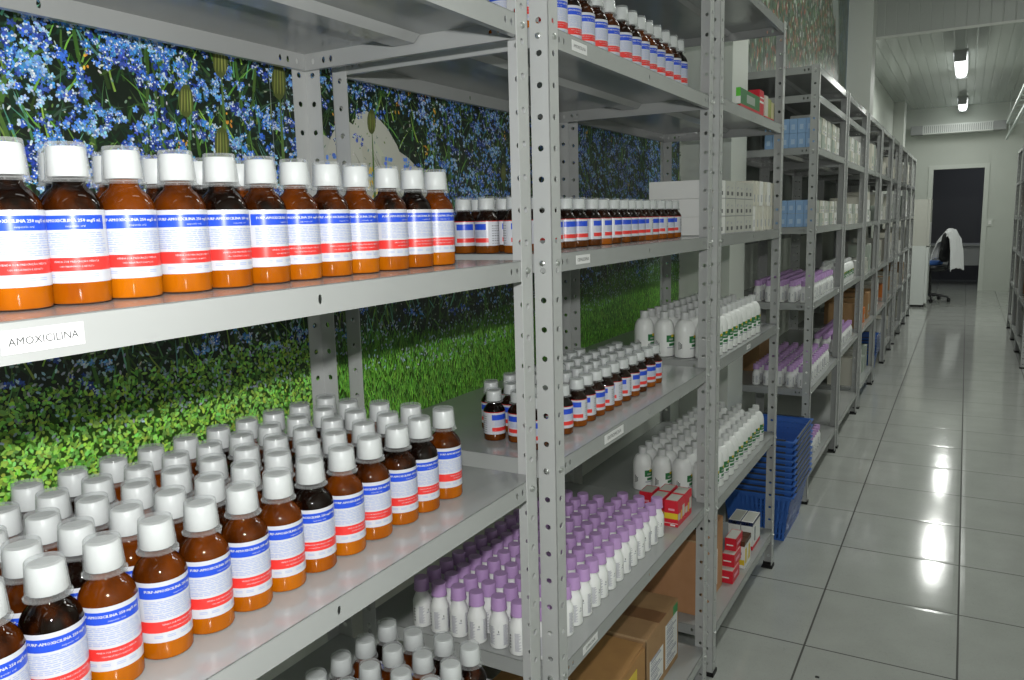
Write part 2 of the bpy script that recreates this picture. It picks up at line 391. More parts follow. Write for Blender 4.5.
# ------------------------------------------------------------------ room
def rect(name, pts, m, **kw):
    mb = MB(); mb.face(pts, m); return struct(name, mb, **kw)
def tile_material():
    m = bpy.data.materials.new('glazed_floor_tiles'); m.use_nodes = True; nt = m.node_tree; b = nt.nodes['Principled BSDF']
    tc = nt.nodes.new('ShaderNodeTexCoord'); sp = nt.nodes.new('ShaderNodeSeparateXYZ'); nt.links.new(tc.outputs['Object'], sp.inputs[0])
    def mth(op, a, bb=None, cc=None):
        n = nt.nodes.new('ShaderNodeMath'); n.operation = op
        for i, x in enumerate((a, bb, cc)):
            if x is None: continue
            if isinstance(x, (int, float)): n.inputs[i].default_value = x
            else: nt.links.new(x, n.inputs[i])
        return n.outputs[0]
    def line(coord, off, size, wdt):
        q = mth('DIVIDE', mth('SUBTRACT', coord, off), size)
        fr = mth('FRACT', mth('ADD', q, 100.5)); ds = mth('MULTIPLY', mth('ABSOLUTE', mth('SUBTRACT', fr, .5)), size)
        return mth('LESS_THAN', ds, wdt), mth('FLOOR', mth('ADD', q, 100.0)), ds
    lx, ix, dx = line(sp.outputs['X'], .045, .4285, .0030); ly, iy, dy = line(sp.outputs['Y'], 2.515, .4372, .0026)
    g = mth('MAXIMUM', lx, ly)
    wn = nt.nodes.new('ShaderNodeTexWhiteNoise'); wn.noise_dimensions = '2D'
    cb = nt.nodes.new('ShaderNodeCombineXYZ'); nt.links.new(ix, cb.inputs[0]); nt.links.new(iy, cb.inputs[1]); nt.links.new(cb.outputs[0], wn.inputs['Vector'])
    n = nt.nodes.new('ShaderNodeTexNoise'); n.inputs['Scale'].default_value = 6; n.inputs['Detail'].default_value = 6; nt.links.new(tc.outputs['Object'], n.inputs['Vector'])
    cr_ = nt.nodes.new('ShaderNodeMix'); cr_.data_type = 'RGBA'; cr_.inputs['A'].default_value = (.36, .375, .35, 1); cr_.inputs['B'].default_value = (.46, .475, .45, 1)
    nt.links.new(n.outputs['Fac'], cr_.inputs['Factor'])
    # fine dark scuffs
    n2 = nt.nodes.new('ShaderNodeTexNoise'); n2.inputs['Scale'].default_value = 45; n2.inputs['Detail'].default_value = 3; n2.inputs['Distortion'].default_value = 2.5; nt.links.new(tc.outputs['Object'], n2.inputs['Vector'])
    sc1 = mth('LESS_THAN', mth('ABSOLUTE', mth('SUBTRACT', n2.outputs['Fac'], .5)), .006)
    m1 = nt.nodes.new('ShaderNodeMix'); m1.data_type = 'RGBA'; nt.links.new(mth('MULTIPLY', sc1, .26), m1.inputs['Factor']); nt.links.new(cr_.outputs['Result'], m1.inputs['A']); m1.inputs['B'].default_value = (.12, .12, .11, 1)
    m2 = nt.nodes.new('ShaderNodeMix'); m2.data_type = 'RGBA'; nt.links.new(g, m2.inputs['Factor']); nt.links.new(m1.outputs['Result'], m2.inputs['A']); m2.inputs['B'].default_value = (.05, .05, .045, 1)
    nt.links.new(m2.outputs['Result'], b.inputs['Base Color'])
    b.inputs['Specular IOR Level'].default_value = .6
    nt.links.new(mth('ADD', mth('MULTIPLY', g, .6), .11), b.inputs['Roughness'])
    # each tile lies slightly off level, its glaze gently wavy
    n3 = nt.nodes.new('ShaderNodeTexNoise'); n3.inputs['Scale'].default_value = 10; nt.links.new(tc.outputs['Object'], n3.inputs['Vector'])
    edge = mth('MINIMUM', mth('MINIMUM', dx, dy), .02)
    hgt = mth('ADD', mth('MULTIPLY', n3.outputs['Fac'], .12), mth('MULTIPLY', edge, 9.0))
    bp = nt.nodes.new('ShaderNodeBump'); bp.inputs['Strength'].default_value = .12; bp.inputs['Distance'].default_value = .02
    nt.links.new(hgt, bp.inputs['Height']); nt.links.new(bp.outputs[0], b.inputs['Normal'])
    return m
mb = MB(); mb.box(-1.1, 1.0, -2.2, 18.2, -.05, 0, tile_material()); struct('floor', mb)

def strips_material(name, axis, col):
    m = bpy.data.materials.new(name); m.use_nodes = True; nt = m.node_tree; b = nt.nodes['Principled BSDF']
    tc = nt.nodes.new('ShaderNodeTexCoord'); sp = nt.nodes.new('ShaderNodeSeparateXYZ'); nt.links.new(tc.outputs['Object'], sp.inputs[0])
    q = nt.nodes.new('ShaderNodeMath'); q.operation = 'DIVIDE'; q.inputs[1].default_value = .10; nt.links.new(sp.outputs[axis], q.inputs[0])
    fr = nt.nodes.new('ShaderNodeMath'); fr.operation = 'FRACT'; nt.links.new(q.outputs[0], fr.inputs[0])
    rp = nt.nodes.new('ShaderNodeValToRGB'); rp.color_ramp.elements[0].position = 0; rp.color_ramp.elements[0].color = (0, 0, 0, 1)
    rp.color_ramp.elements[1].position = .06; rp.color_ramp.elements[1].color = (1, 1, 1, 1)
    e = rp.color_ramp.elements.new(.94); e.color = (1, 1, 1, 1); e = rp.color_ramp.elements.new(1); e.color = (0, 0, 0, 1)
    nt.links.new(fr.outputs[0], rp.inputs[0])
    bp = nt.nodes.new('ShaderNodeBump'); bp.inputs['Distance'].default_value = .0025; bp.inputs['Strength'].default_value = .9; nt.links.new(rp.outputs[0], bp.inputs['Height'])
    nt.links.new(bp.outputs[0], b.inputs['Normal'])
    b.inputs['Base Color'].default_value = (*col, 1); b.inputs['Roughness'].default_value = .14; b.inputs['Specular IOR Level'].default_value = .6
    return m
ceilm = strips_material('white_pvc_ceiling_strips', 'X', (.42, .45, .42))
risem = strips_material('grey_pvc_wall_strips', 'X', (.36, .38, .36)); risem.node_tree.nodes['Principled BSDF'].inputs['Roughness'].default_value = .5
mb = MB(); mb.box(-1.1, 1.0, 9.06, 15.6, 3.07, 3.12, ceilm); struct('ceiling', mb)
mb = MB(); mb.box(-1.1, 1.0, -2.2, 9.06, 3.85, 3.90, ceilm); struct('ceiling', mb)
mb = MB(); mb.box(-1.1, 1.0, 9.02, 9.06, 3.07, 3.85, risem); struct('wall_bulkhead', mb)
mb = MB(); mb.box(-.88, 1.0, 9.005, 9.02, 3.062, 3.085, pillm); struct('trim_1', mb)
mb = MB(); mb.box(-1.15, -1.1, -2.2, 18.2, -.05, 3.9, wallm); struct('wall_left', mb)
mb = MB(); mb.box(1.0, 1.05, -2.2, 18.2, -.05, 3.9, wallm); struct('wall_right', mb)
mb = MB(); mb.box(-1.1, 1.0, -2.25, -2.2, -.05, 3.9, wallm); struct('wall_front', mb)
# far wall with the doorway
DX0, DX1, DZ, FY = -.535, .22, 2.045, 15.58
mb = MB()
mb.box(-1.1, DX0, FY, FY+.15, 0, 3.12, wallm); mb.box(DX1, 1.0, FY, FY+.15, 0, 3.12, wallm); mb.box(DX0, DX1, FY, FY+.15, DZ, 3.12, wallm)
struct('wall_back', mb)
trimw = mat('door_trim_paint', (.66, .69, .64), .5)
mb = MB(); mb.box(DX0-.07, DX0, FY-.02, FY, 0, DZ+.07, trimw); mb.box(DX1, DX1+.07, FY-.02, FY, 0, DZ+.07, trimw); mb.box(DX0, DX1, FY-.02, FY, DZ, DZ+.07, trimw)
struct('door_1', mb)
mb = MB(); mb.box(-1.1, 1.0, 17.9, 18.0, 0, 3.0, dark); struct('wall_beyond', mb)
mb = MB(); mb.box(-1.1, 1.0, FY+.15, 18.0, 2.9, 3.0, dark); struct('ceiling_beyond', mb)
# pillars
mb = MB(); mb.box(-1.1, -.88, 3.45, 3.72, 0, 3.85, pillm); struct('wall_pillar', mb)
mb = MB(); mb.box(-1.1, -.88, 8.69, 9.02, 0, 3.85, pillm); struct('wall_pillar', mb)
mb = MB(); mb.box(-1.1, -.94, 14.3, 14.75, 0, 3.07, pillm); struct('wall_pillar', mb)

# ------------------------------------------------------------------ printed mural: meadow photograph on the left wall
def vcol_material(name, rough, spec):
    m = bpy.data.materials.new(name); m.use_nodes = True; nt = m.node_tree; b = nt.nodes['Principled BSDF']
    a = nt.nodes.new('ShaderNodeAttribute'); a.attribute_name = 'ink'; nt.links.new(a.outputs['Color'], b.inputs['Base Color'])
    b.inputs['Roughness'].default_value = rough; b.inputs['Specular IOR Level'].default_value = spec
    return m
class Print:
    def __init__(s, x): s.v = []; s.f = []; s.c = []; s.x = x
    def poly(s, pts, col, layer):
        n = len(s.v); x = s.x+layer*.00012+random.random()*.00010
        for (y, z) in pts: s.v.append((x, y, z)); s.c.append((*col, 1))
        s.f.append(tuple(range(n, n+len(pts))))
    def clampbox(s): return s
    def ell(s, y, z, a, b, th, col, layer, n=7):
        c, q = math.cos(th), math.sin(th)
        s.poly([(y+a*math.cos(t)*c-b*math.sin(t)*q, z+a*math.cos(t)*q+b*math.sin(t)*c) for t in [2*PI*k/n for k in range(n)]], col, layer)
    def stroke(s, y, z, L, w_, th, col, layer, bend=0):
        pts1, pts2 = [], []; cy_, cz = y, z
        for i in range(4):
            t = i/3; a = th+bend*t; ww = w_*(1-t**2)*.5+.0002
            pts1.append((cy_-math.sin(a)*ww, cz+math.cos(a)*ww)); pts2.append((cy_+math.sin(a)*ww, cz-math.cos(a)*ww))
            cy_ += math.cos(a)*L/3; cz += math.sin(a)*L/3
        s.poly(pts1+pts2[::-1], col, layer)
    def mesh(s, name, m):
        me = bpy.data.meshes.new(name); me.from_pydata(s.v, [], s.f)
        at = me.color_attributes.new('ink', 'FLOAT_COLOR', 'POINT'); at.data.foreach_set('color', [q for c in s.c for q in c])
        me.materials.append(m); me.update(); return me
def jit(c, k, g=1.42): 
    c = tuple(x*g for x in c)
    f = 1+random.uniform(-k, k); return tuple(max(0, min(1, x*f*(1+random.uniform(-k, k)*.4))) for x in c)
random.seed(11)
def meadow(Y0, Y1, Z0, Z1, dens=1.0):
    P = Print(-1.0985)
    P.poly([(Y0, Z0), (Y1, Z0), (Y1, Z1), (Y0, Z1)], (.012, .020, .012), -2)
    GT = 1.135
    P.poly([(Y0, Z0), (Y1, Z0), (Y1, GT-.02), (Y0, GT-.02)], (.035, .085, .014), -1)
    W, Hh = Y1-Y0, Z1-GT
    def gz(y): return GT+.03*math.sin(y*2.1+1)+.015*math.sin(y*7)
    U = random.uniform
    # dim foliage
    for _ in range(int(5200*W*Hh*dens)):
        y, z = U(Y0, Y1), U(GT-.05, Z1)
        P.stroke(y, z, U(.02, .06), U(.002, .006), U(0, PI), jit(random.choice([(.015, .045, .012), (.010, .028, .016), (.035, .075, .018), (.03, .06, .035), (.01, .02, .01)]), .4), 0, U(-.8, .8))
    for _ in range(int(1300*W*Hh*dens)):
        y, z = U(Y0, Y1), U(GT-.02, Z1)
        P.stroke(y, z, U(.02, .07), U(.0012, .0036), U(.7, 2.4), jit(random.choice([(.12, .26, .04), (.20, .34, .05), (.08, .22, .08), (.10, .28, .20)]), .4), 1, U(-.5, .5))
    for _ in range(int(14*W)):                                   # tall stems
        y = U(Y0, Y1); z = GT; th = U(1.35, 1.8)
        while z < Z1-.05:
            P.stroke(y, z, .09, .006, th, jit((.045, .10, .02), .3), 2); y += math.cos(th)*.06; z += math.sin(th)*.06; th += U(-.05, .05)
    # pale petals, yellow and orange specks
    for _ in range(int(3000*W*Hh*dens)):
        P.ell(U(Y0, Y1), U(GT, Z1), U(.0012, .0046), U(.0008, .0020), U(0, PI), jit(random.choice([(.42, .45, .34), (.16, .24, .18), (.48, .50, .46), (.10, .20, .18), (.12, .20, .05), (.20, .30, .34)]), .3), U(2, 6))
    for _ in range(int(26*W)):
        y, z = U(Y0, Y1), U(GT+.1, Z1)
        for k in range(5): P.ell(y+U(-.008, .008), z+U(-.014, .014), U(.002, .005), .002, U(.8, 2.2), jit((.65, .30, .04), .3), 3)
    # forget-me-nots in clusters
    nc = int(1500*W*Hh*dens); pal = [(.035, .11, .46), (.06, .17, .56), (.02, .05, .28), (.12, .28, .62), (.04, .08, .36), (.22, .38, .66), (.05, .20, .50)]
    for _ in range(nc):
        y, z = U(Y0, Y1), U(GT+.015, Z1)
        inwhite = (1.16 < y < 1.56 and 1.33 < z < 1.60)
        if inwhite and random.random() < .8: continue
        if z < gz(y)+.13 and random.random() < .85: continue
        base = random.choice(pal); th0 = U(-.9, .3); big = 1.0 if y < 1.15 else .78
        for k in range(random.randint(5, 11)):
            t = U(-.026, .026)*big; fy, fz = y+t*math.cos(th0)+U(-.008, .008), z+t*math.sin(th0)+U(-.008, .008)
            if fy < Y0+.01 or fy > Y1-.01 or fz > Z1-.01: continue
            r = U(.0032, .0062)*big; a0 = U(0, 1.2); sq = U(.55, 1); tilt = U(0, PI)
            L = 4+random.randint(0, 2)
            for p in range(5):
                a = a0+p*2*PI/5; dy, dz = r*.62*math.cos(a), r*.62*math.sin(a)*sq
                P.ell(fy+dy*math.cos(tilt)-dz*math.sin(tilt), fz+dy*math.sin(tilt)+dz*math.cos(tilt), r*.55, r*.45*sq, a+tilt, jit(base, .50) if random.random() < .85 else jit((.42, .50, .60), .2), L, 6)
            if random.random() < .4: P.ell(fy, fz, r*.30, r*.26, 0, jit((.75, .82, .92), .1), L+1.2, 6)
    # big white flower behind the post, yellow stamens
    for (y, z, a, b_, th) in ((1.27, 1.46, .12, .07, 1.5), (1.38, 1.50, .12, .07, 2.2), (1.20, 1.43, .12, .06, 1.6), (1.48, 1.45, .12, .055, 2.5), (1.34, 1.40, .16, .07, .2)):
        P.ell(y, z, a, b_, th, jit((.44, .44, .39), .06), 3.2, 16)
        for k in range(9): P.ell(y+U(-.05, .05), z+U(-.03, .03), U(.02, .05), U(.006, .016), th+U(-.3, .3), jit((.43, .43, .37), .16), 3.4, 10)
        for k in range(5): P.stroke(y+U(-.04, .04), z-.05, .09, .004, th+U(-.2, .2), (.36, .37, .30), 3.6)
    for k in range(16): P.ell(1.345+U(-.018, .018), 1.455+U(-.03, .03), .009, .003, U(.6, 2.4), jit((.75, .50, .05), .2), 4, 6)
    for (y, z) in ((1.22, 1.50), (1.25, 1.47), (1.41, 1.46), (1.40, 1.50), (1.30, 1.43), (1.47, 1.50)):
        for k in range(7): P.ell(y+U(-.014, .014), z+U(-.014, .014), .0055, .0042, U(0, 3), jit((.10, .22, .72), .35), 6, 6)
        P.stroke(y+.005, z-.07, .065, .002, 1.6, (.07, .10, .04), 5)
    # poppy buds
    for (y, z, s_) in ((.890, 1.575, 1), (.965, 1.650, 1.15), (.955, 1.512, 1.1), (1.095, 1.632, 1.25), (1.352, 1.585, 1.0), (.35, 1.52, 1), (1.9, 1.5, 1)):
        P.stroke(y-.002, z-.20, .20, .008, 1.56, (.12, .22, .05), 7)
        P.ell(y, z, .026*s_, .0140*s_, 1.45, (.10, .125, .03), 7.5, 14)
        for k in range(4): P.ell(y+(k-1.5)*.0055*s_, z, .019*s_, .0014*s_, 1.45+.03*k, jit((.21, .23, .06), .25), 8.2, 8)
    # grass
    for _ in range(int(52000*W*(GT-Z0)*dens)):
        y, z = U(Y0, Y1), U(Z0, GT+.04)
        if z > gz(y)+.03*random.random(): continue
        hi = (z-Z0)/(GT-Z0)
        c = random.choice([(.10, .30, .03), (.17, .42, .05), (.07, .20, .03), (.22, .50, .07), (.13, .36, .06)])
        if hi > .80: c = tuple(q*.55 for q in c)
        if y < 1.15:
            P.ell(y, z, U(.0022, .0060), U(.0016, .0032), U(0, PI), jit(random.choice([c, (.30, .48, .07), (.20, .45, .10)]), .45), random.uniform(0, 5), 6)
        else: P.stroke(y, z, U(.010, .022), U(.0014, .0030), U(1.0, 2.1), jit(c, .45), random.uniform(0, 5), U(-.4, .4))
    for _ in range(int(500*W)):
        y = U(Y0, Y1); z = gz(y)+U(-.06, .05); P.ell(y, z, .004, .002, U(0, 3), jit((.30, .38, .45), .4), 6, 5)
    # joint between two printed sheets
    P.poly([(1.0715, Z0), (1.0725, Z0), (1.0725, Z1), (1.0715, Z1)], (.35, .40, .38), 9)
    return P
vm = vcol_material('printed_vinyl', .33, .5)
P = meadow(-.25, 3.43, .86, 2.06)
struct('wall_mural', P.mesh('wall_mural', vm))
# second mural higher on the wall beyond the first pillar
random.seed(5)
P2 = Print(-1.0985); U = random.uniform
P2.poly([(3.74, 1.2), (8.68, 1.2), (8.68, 3.84), (3.74, 3.84)], (.09, .11, .10), -2)
P2.poly([(8.1, 2.75), (8.68, 2.5), (8.68, 3.84), (8.0, 3.84)], (.09, .16, .24), -1)
for _ in range(13000):
    y, z = U(3.76, 8.6), U(1.95, 3.65)
    if z < 1.95+.5*random.random(): continue
    P2.stroke(y, z, U(.05, .16), U(.006, .02), U(1.3, 1.9), jit(random.choice([(.035, .065, .035), (.06, .10, .05), (.02, .035, .025), (.14, .17, .14), (.09, .11, .09)]), .4), U(0, 3))
for _ in range(3600):
    y, z = U(3.76, 7.9), U(2.2, 3.8)
    P2.ell(y, z, U(.01, .03), U(.006, .012), U(1, 2.2), jit(random.choice([(.20, .045, .035), (.22, .09, .06), (.34, .36, .33), (.10, .16, .07)]), .3), U(3, 5), 6)
for (y, z, a, b_) in ((7.6, 3.5, .5, .14), (7.9, 3.1, .35, .10)): P2.ell(y, z, a, b_, 1.9, (.30, .34, .32), 6, 12)
struct('wall_mural', P2.mesh('wall_mural_b', vm))

# ------------------------------------------------------------------ bottles
def cyl(r, u, z): a = u/r; return (r*math.cos(a), r*math.sin(a), z)
RB = .0254
def big_bottle():
    t = thing('syrup_bottle', 'x', 'bottle')
    body = MB()
    prof = [(RB-.004, 0), (RB-.001, .0012), (RB, .004), (RB, .019), (RB, .050), (RB, .083), (RB-.0005, .0875), (RB-.0018, .0920), (RB-.0045, .0970), (RB-.0080, .1013), (RB-.0115, .1045), (.0128, .1075), (.0120, .1145)]
    body.lathe(prof, amb_top, 28, mf=lambda i: amb_low if i < 4 else amb_top)
    put('bottle_body', body, t)
    c = MB(); n = 36
    rows = []
    for z, dr in ((.1135, .0010), (.1142, .0014), (.1385, .0002), (.1400, -.0010)):
        rows.append([((.0146+dr+(.00035 if k % 2 else 0))*math.cos(2*PI*k/n), (.0146+dr+(.00035 if k % 2 else 0))*math.sin(2*PI*k/n), z) for k in range(n)])
    c.grid(rows, capwhite, closed=True); e = len(c.v)-n
    c.f.append(tuple(e+k for k in range(n))); c.m.append(0); c.sm.append(False)
    c.f.append(tuple(reversed(range(n)))); c.m.append(0); c.sm.append(False)
    put('bottle_cap', c, t)
    d = MB(); d.lathe([(.0186, .1084), (.0198, .1090), (.0198, .1104), (.0182, .1116), (.0160, .1425), (.0152, .1438)], cupm, 28, cap0=False)
    put('measuring_cup', d, t)
    l = MB(); r = RB+.0003
    zs = [.0195, .0210, .0300, .0420, .0665, .0790, .0820, .0838]
    N = 34; a0, a1 = R(-105), R(215)
    def an(k): return a0+(a1-a0)*k/N
    rows = [[(r*math.cos(an(k)), r*math.sin(an(k)), z) for k in range(N+1)] for z in zs]
    def mf(i, j):
        a = math.degrees(an(j+.5))
        if i == 2 and a > -98: return pred
        if i == 4 and -74 < a < 78: return pblue
        return paper
    l.grid(rows, paper, mfun=mf)
    def tx(txt, size, m, uc, z): add_text(l, txt, size, m, lambda u, v: cyl(r+.00022, uc+u, z+v), res=1)
    uc = r*R(2)
    for du in (-.00018, 0, .00018): tx('FURP-AMOXICILINA 250 mg/5 mL', .0040, paper, uc+du, .0732)
    tx('suspensão oral', .0026, paper, uc+.006, .0688)
    tx('VENDA SOB PRESCRIÇÃO MÉDICA', .0024, paper, uc+.004, .0376); tx('USO PEDIÁTRICO E ADULTO', .0021, paper, uc+.004, .0334)
    def dash(z, ua, ub, m, h=.0006):
        K = max(2, int((ub-ua)/.004))
        l.grid([[cyl(r+.00018, ua+(ub-ua)*k/K, z) for k in range(K+1)], [cyl(r+.00018, ua+(ub-ua)*k/K, z+h) for k in range(K+1)]], m)
    rg = random.Random(3)
    for i, z in enumerate([.0630, .0612, .0594, .0572, .0554, .0532, .0514, .0488, .0470, .0452]):
        ua = -.030
        while ua < .030:
            ww = rg.uniform(.003, .009); dash(z, ua, min(.034, ua+ww), pink_, .0007); ua += ww+.0013
    for z in (.0262, .0245): 
        for ua in (-.022, -.010, .003, .014): dash(z, ua, ua+.008, pink_, .0006)
    for k in range(14): dash(.046+k*.0022, -.0435, -.0435+(.0022 if k % 2 else .0012), pgrey, .0005)   # dosing scale
    for k in range(9): dash(.026+k*.004, .046+(k % 3)*.002, .066, pink_, .0006)
    for k in range(12):                                                    # barcode
        z = .028+k*.0032; dash(z, .078, .088, pblack, .0008+(k % 3)*.0006)
    put('bottle_label', l, t)
    for ch in t.children: ch.data.transform(Matrix.Diagonal((1, 1, .96, 1)))
    return t
RS_ = .0210
def small_bottle():
    t = thing('syrup_bottle', 'x', 'bottle')
    body = MB(); r = RS_
    body.lathe([(r-.003, 0), (r-.0008, .001), (r, .003), (r, .0135), (r, .040), (r, .060), (r-.001, .0635), (r-.0045, .069), (r-.0085, .0735), (.0120, .0765), (.0110, .081)], ambs_top, 22, mf=lambda i: ambs_low if i < 4 else ambs_top)
    put('bottle_body', body, t)
    c = MB(); c.lathe([(.0134, .080), (.0139, .0805), (.0137, .0985), (.0128, .100)], capwhite, 22); put('bottle_cap', c, t)
    d = MB(); d.lathe([(.0170, .0772), (.0177, .0776), (.0177, .0786), (.0160, .0796), (.0146, .1024), (.0140, .1034)], cupm, 22, cap0=False); put('measuring_cup', d, t)
    l = MB(); rr = r+.0003
    zs = [.0140, .0200, .0280, .0430, .0540, .0580]; N = 30; a0, a1 = R(-150), R(178)
    rows = [[(rr*math.cos(a0+(a1-a0)*k/N), rr*math.sin(a0+(a1-a0)*k/N), z) for k in range(N+1)] for z in zs]
    def mf(i, j):
        a = math.degrees(a0+(a1-a0)*(j+.5)/N)
        if i == 1 and -52 < a < 52: return pred
        if i == 3 and -52 < a < 40: return pblue
        return paper
    l.grid(rows, paper, mfun=mf)
    # thin red stripe of the glass collar at the label's upper edge
    l.grid([[(rr*math.cos(2*PI*k/24), rr*math.sin(2*PI*k/24), z) for k in range(25)] for z in (.0582, .0592)], pred)
    def dash(z, ua, ub, m, h=.0006):
        K = max(2, int((ub-ua)/.004)); l.grid([[cyl(rr+.00018, ua+(ub-ua)*k/K, z) for k in range(K+1)], [cyl(rr+.00018, ua+(ub-ua)*k/K, z+h) for k in range(K+1)]], m)
    for z in (.031, .033, .035, .037, .039, .041): dash(z, -.014, .014, pink_)
    for k in range(8):
        z = .018+k*.0045
        for q in range(4): dash(z, .024+q*.005, .024+q*.005+.0035, pblack, .0011 if k % 2 else .0006)
        dash(z, -.045, -.030, pblack, .0008)
    put('bottle_label', l, t)
    for ch in t.children: ch.data.transform(Matrix.Diagonal((1, 1, .95, 1)))
    return t
def lilac_bottle():
    t = thing('lilac_capped_bottle', 'x', 'bottle'); r = .0189
    b = MB(); b.lathe([(r-.003, 0), (r-.0008, .001), (r, .0035), (r, .050), (r-.0008, .054), (r-.0035, .061), (r-.0065, .068), (.0112, .072), (.0108, .0745)], pwhite, 22); put('bottle_body', b, t)
    c = MB(); c.lathe([(.0158, .0750), (.0160, .0760), (.0152, .0782), (.0144, .0982), (.0136, .1)], plilac, 26); put('bottle_cap', c, t)
    l = MB(); rr = r+.0003
    def dash(z, ua, ub, m, h=.0006):
        K = max(2, int((ub-ua)/.003)); l.grid([[cyl(rr, ua+(ub-ua)*k/K, z) for k in range(K+1)], [cyl(rr, ua+(ub-ua)*k/K, z+h) for k in range(K+1)]], m)
    for blk, (u0, u1, z0, z1) in enumerate(((-.009, .003, .010, .046), (.020, .032, .008, .048))):
        z = z0
        while z < z1: dash(z, u0, u1-.002*((int(z*9000)) % 3), pgrey, .0010); z += .0019
    for z in (.013, .019, .025, .031, .037): dash(z, -.022, -.018, pblack, .0030)
    dash(.030, .007, .0125, pgrey, .0018); dash(.034, .010, .0115, pblack, .004)
    put('printed_label', l, t); return t
def white_bottle():
    t = thing('white_plastic_bottle', 'x', 'bottle'); r = .0300
    b = MB(); pr = [(r-.004, 0), (r-.001, .0012), (r, .004), (r, .074)]
    for k in range(1, 9): a = k*PI/18; pr.append((.0120+(r-.0120)*math.cos(a), .074+.036*math.sin(a)))
    pr.append((.0122, .1105)); b.lathe(pr, pwhite, 26); put('bottle_body', b, t)
    c = MB(); c.lathe([(.0124, .1085), (.0126, .109), (.0124, .1300), (.0116, .132)], capwhite, 22); put('bottle_cap', c, t)
    l = MB(); rr = r+.0003
    def patch(z0, z1, ua, ub, m, e=0): 
        K = max(2, int((ub-ua)/.004)); l.grid([[cyl(rr+e, ua+(ub-ua)*k/K, z) for k in range(K+1)] for z in (z0, z1)], m)
    patch(.022, .062, -.056, .020, pwhite)
    patch(.044, .064, -.020, .020, pgreen, .0001); patch(.058, .0655, -.004, .006, pyel, .0002)
    patch(.049, .054, -.012, .004, paleg, .0002); patch(.032, .040, -.012, .012, pgreen, .0001); patch(.026, .029, -.018, .016, pgrey, .0001)
    for q in range(3): patch(.024+q*.002, .048-q*.003, -.052+q*.0042, -.0498+q*.0042, pblack)
    put('printed_label', l, t); return t

random.seed(21)
def place(proto, spots, group, facing=(-38, 24)):
    """spots: list of (x, y, z, label)"""
    for i, (x, y, z, lb) in enumerate(spots):
        rz = R(facing[0]+random.uniform(-facing[1], facing[1]))
        x += random.uniform(-.0011, .0011); y += random.uniform(-.0004, .0004)
        if i == 0 and not proto.get('used'):
            proto.location = (x, y, z); proto.rotation_euler = (0, 0, rz); proto['label'] = lb; proto['group'] = group; proto['used'] = 1
        else: copy_thing(proto, (x, y, z), rz, lb, group)
def rows(cols, zz, fmt, gap=.0395, scale=1.0):
    """cols: list of (x, [ys]) from the aisle row backwards; counted from the right (far) end"""
    out = []
    for ri, (x, ys) in enumerate(cols):
        ys = sorted(ys, reverse=True); x *= scale; ys = [q*scale for q in ys]
        for k in range(1, len(ys)): ys[k] = min(ys[k], ys[k-1]-gap)
        for k, y in enumerate(ys):
            out.append((x, y, zz, fmt.format(row=ORD[ri], n=nth(k))))
    return out
E_ = .0006
def seq(a, b, st): 
    n = int(round((b-a)/st)); return [a+(b-a)*i/n for i in range(n+1)]
BB = big_bottle()
place(BB, rows([(-.690, [.326, .376, .428, .482, .541, .596, .650, .704, .759, .813, .876, .935, .990]), (-.752, [.300, .352, .405, .458, .512, .566, .62, .676])], LV[1][2]+E_,
  'amber syrup bottle above the AMOXICILINA shelf label, {row} row, {n} from the right', .0526, .986), 'amber bottles on the near upper shelf', (-24, 26))
place(BB, rows([(-.690, [.213, .267, .322, .371, .424, .480, .534, .589, .643, .699, .755, .812, .874, .925, .988]),
  (-.7505, [.24, .295, .35, .40, .45, .492, .548, .600, .657, .712, .757, .811, .870, .927, .986]),
  (-.809, [.28, .33, .385, .439, .490, .548, .599, .655, .712, .767, .811, .870, .923, .981]),
  (-.866, [.27, .32, .375, .43, .481, .538, .593, .647, .700, .754, .801, .856, .914, .970]),
  (-.924, [.32, .375, .43, .486, .540, .593, .647, .702, .758, .815, .864, .918, .981])], LV[1][3]+E_,
  'amber syrup bottle on the near lower shelf, {row} row, {n} from the right', .0526, .985), 'amber bottles on the near lower shelf', (-34, 26))
place(BB, rows([(-.656, seq(.60, .989, .0555)), (-.711, seq(.60, .993, .056)), (-.765, seq(.65, .985, .0555)), (-.822, seq(.70, .987, .056))], LV[1][4]+E_,
  'amber syrup bottle low at the bottom edge, {row} row, {n} from the right', .0526), 'amber bottles on the shelf below')
place(BB, rows([(-.668, [1.235, 1.295, 1.352, 1.413, 1.476, 1.539, 1.600, 1.675, 1.727, 1.781, 1.834, 1.888, 1.950, 2.010, 2.065]), (-.722, [1.26, 1.32, 1.38, 1.44, 1.50, 1.56, 1.63, 1.70, 1.755, 1.81, 1.865, 1.92, 1.98])], LV[2][1]+E_,
  'amber syrup bottle on the highest filled shelf, {row} row, {n} from the right', .0526), 'amber bottles on the highest filled shelf')
SB = small_bottle()
place(SB, rows([(-.672, [1.255, 1.300, 1.371, 1.436, 1.482, 1.532, 1.580, 1.630, 1.682, 1.738, 1.790, 1.850, 1.900]), (-.722, [1.285, 1.335, 1.39, 1.44, 1.490, 1.546, 1.599, 1.645, 1.695, 1.745, 1.796, 1.848, 1.907]),
  (-.772, [1.277, 1.345, 1.40, 1.455, 1.51, 1.56, 1.610, 1.659, 1.709, 1.757, 1.812, 1.856, 1.900]), (-.820, [1.345, 1.425, 1.475, 1.525, 1.575, 1.625, 1.675, 1.725, 1.775])], LV[2][3]+E_,
  'small dark amber bottle on the middle shelf, {row} row, {n} from the right'), 'small dark bottles on the middle shelf', (-40, 62))
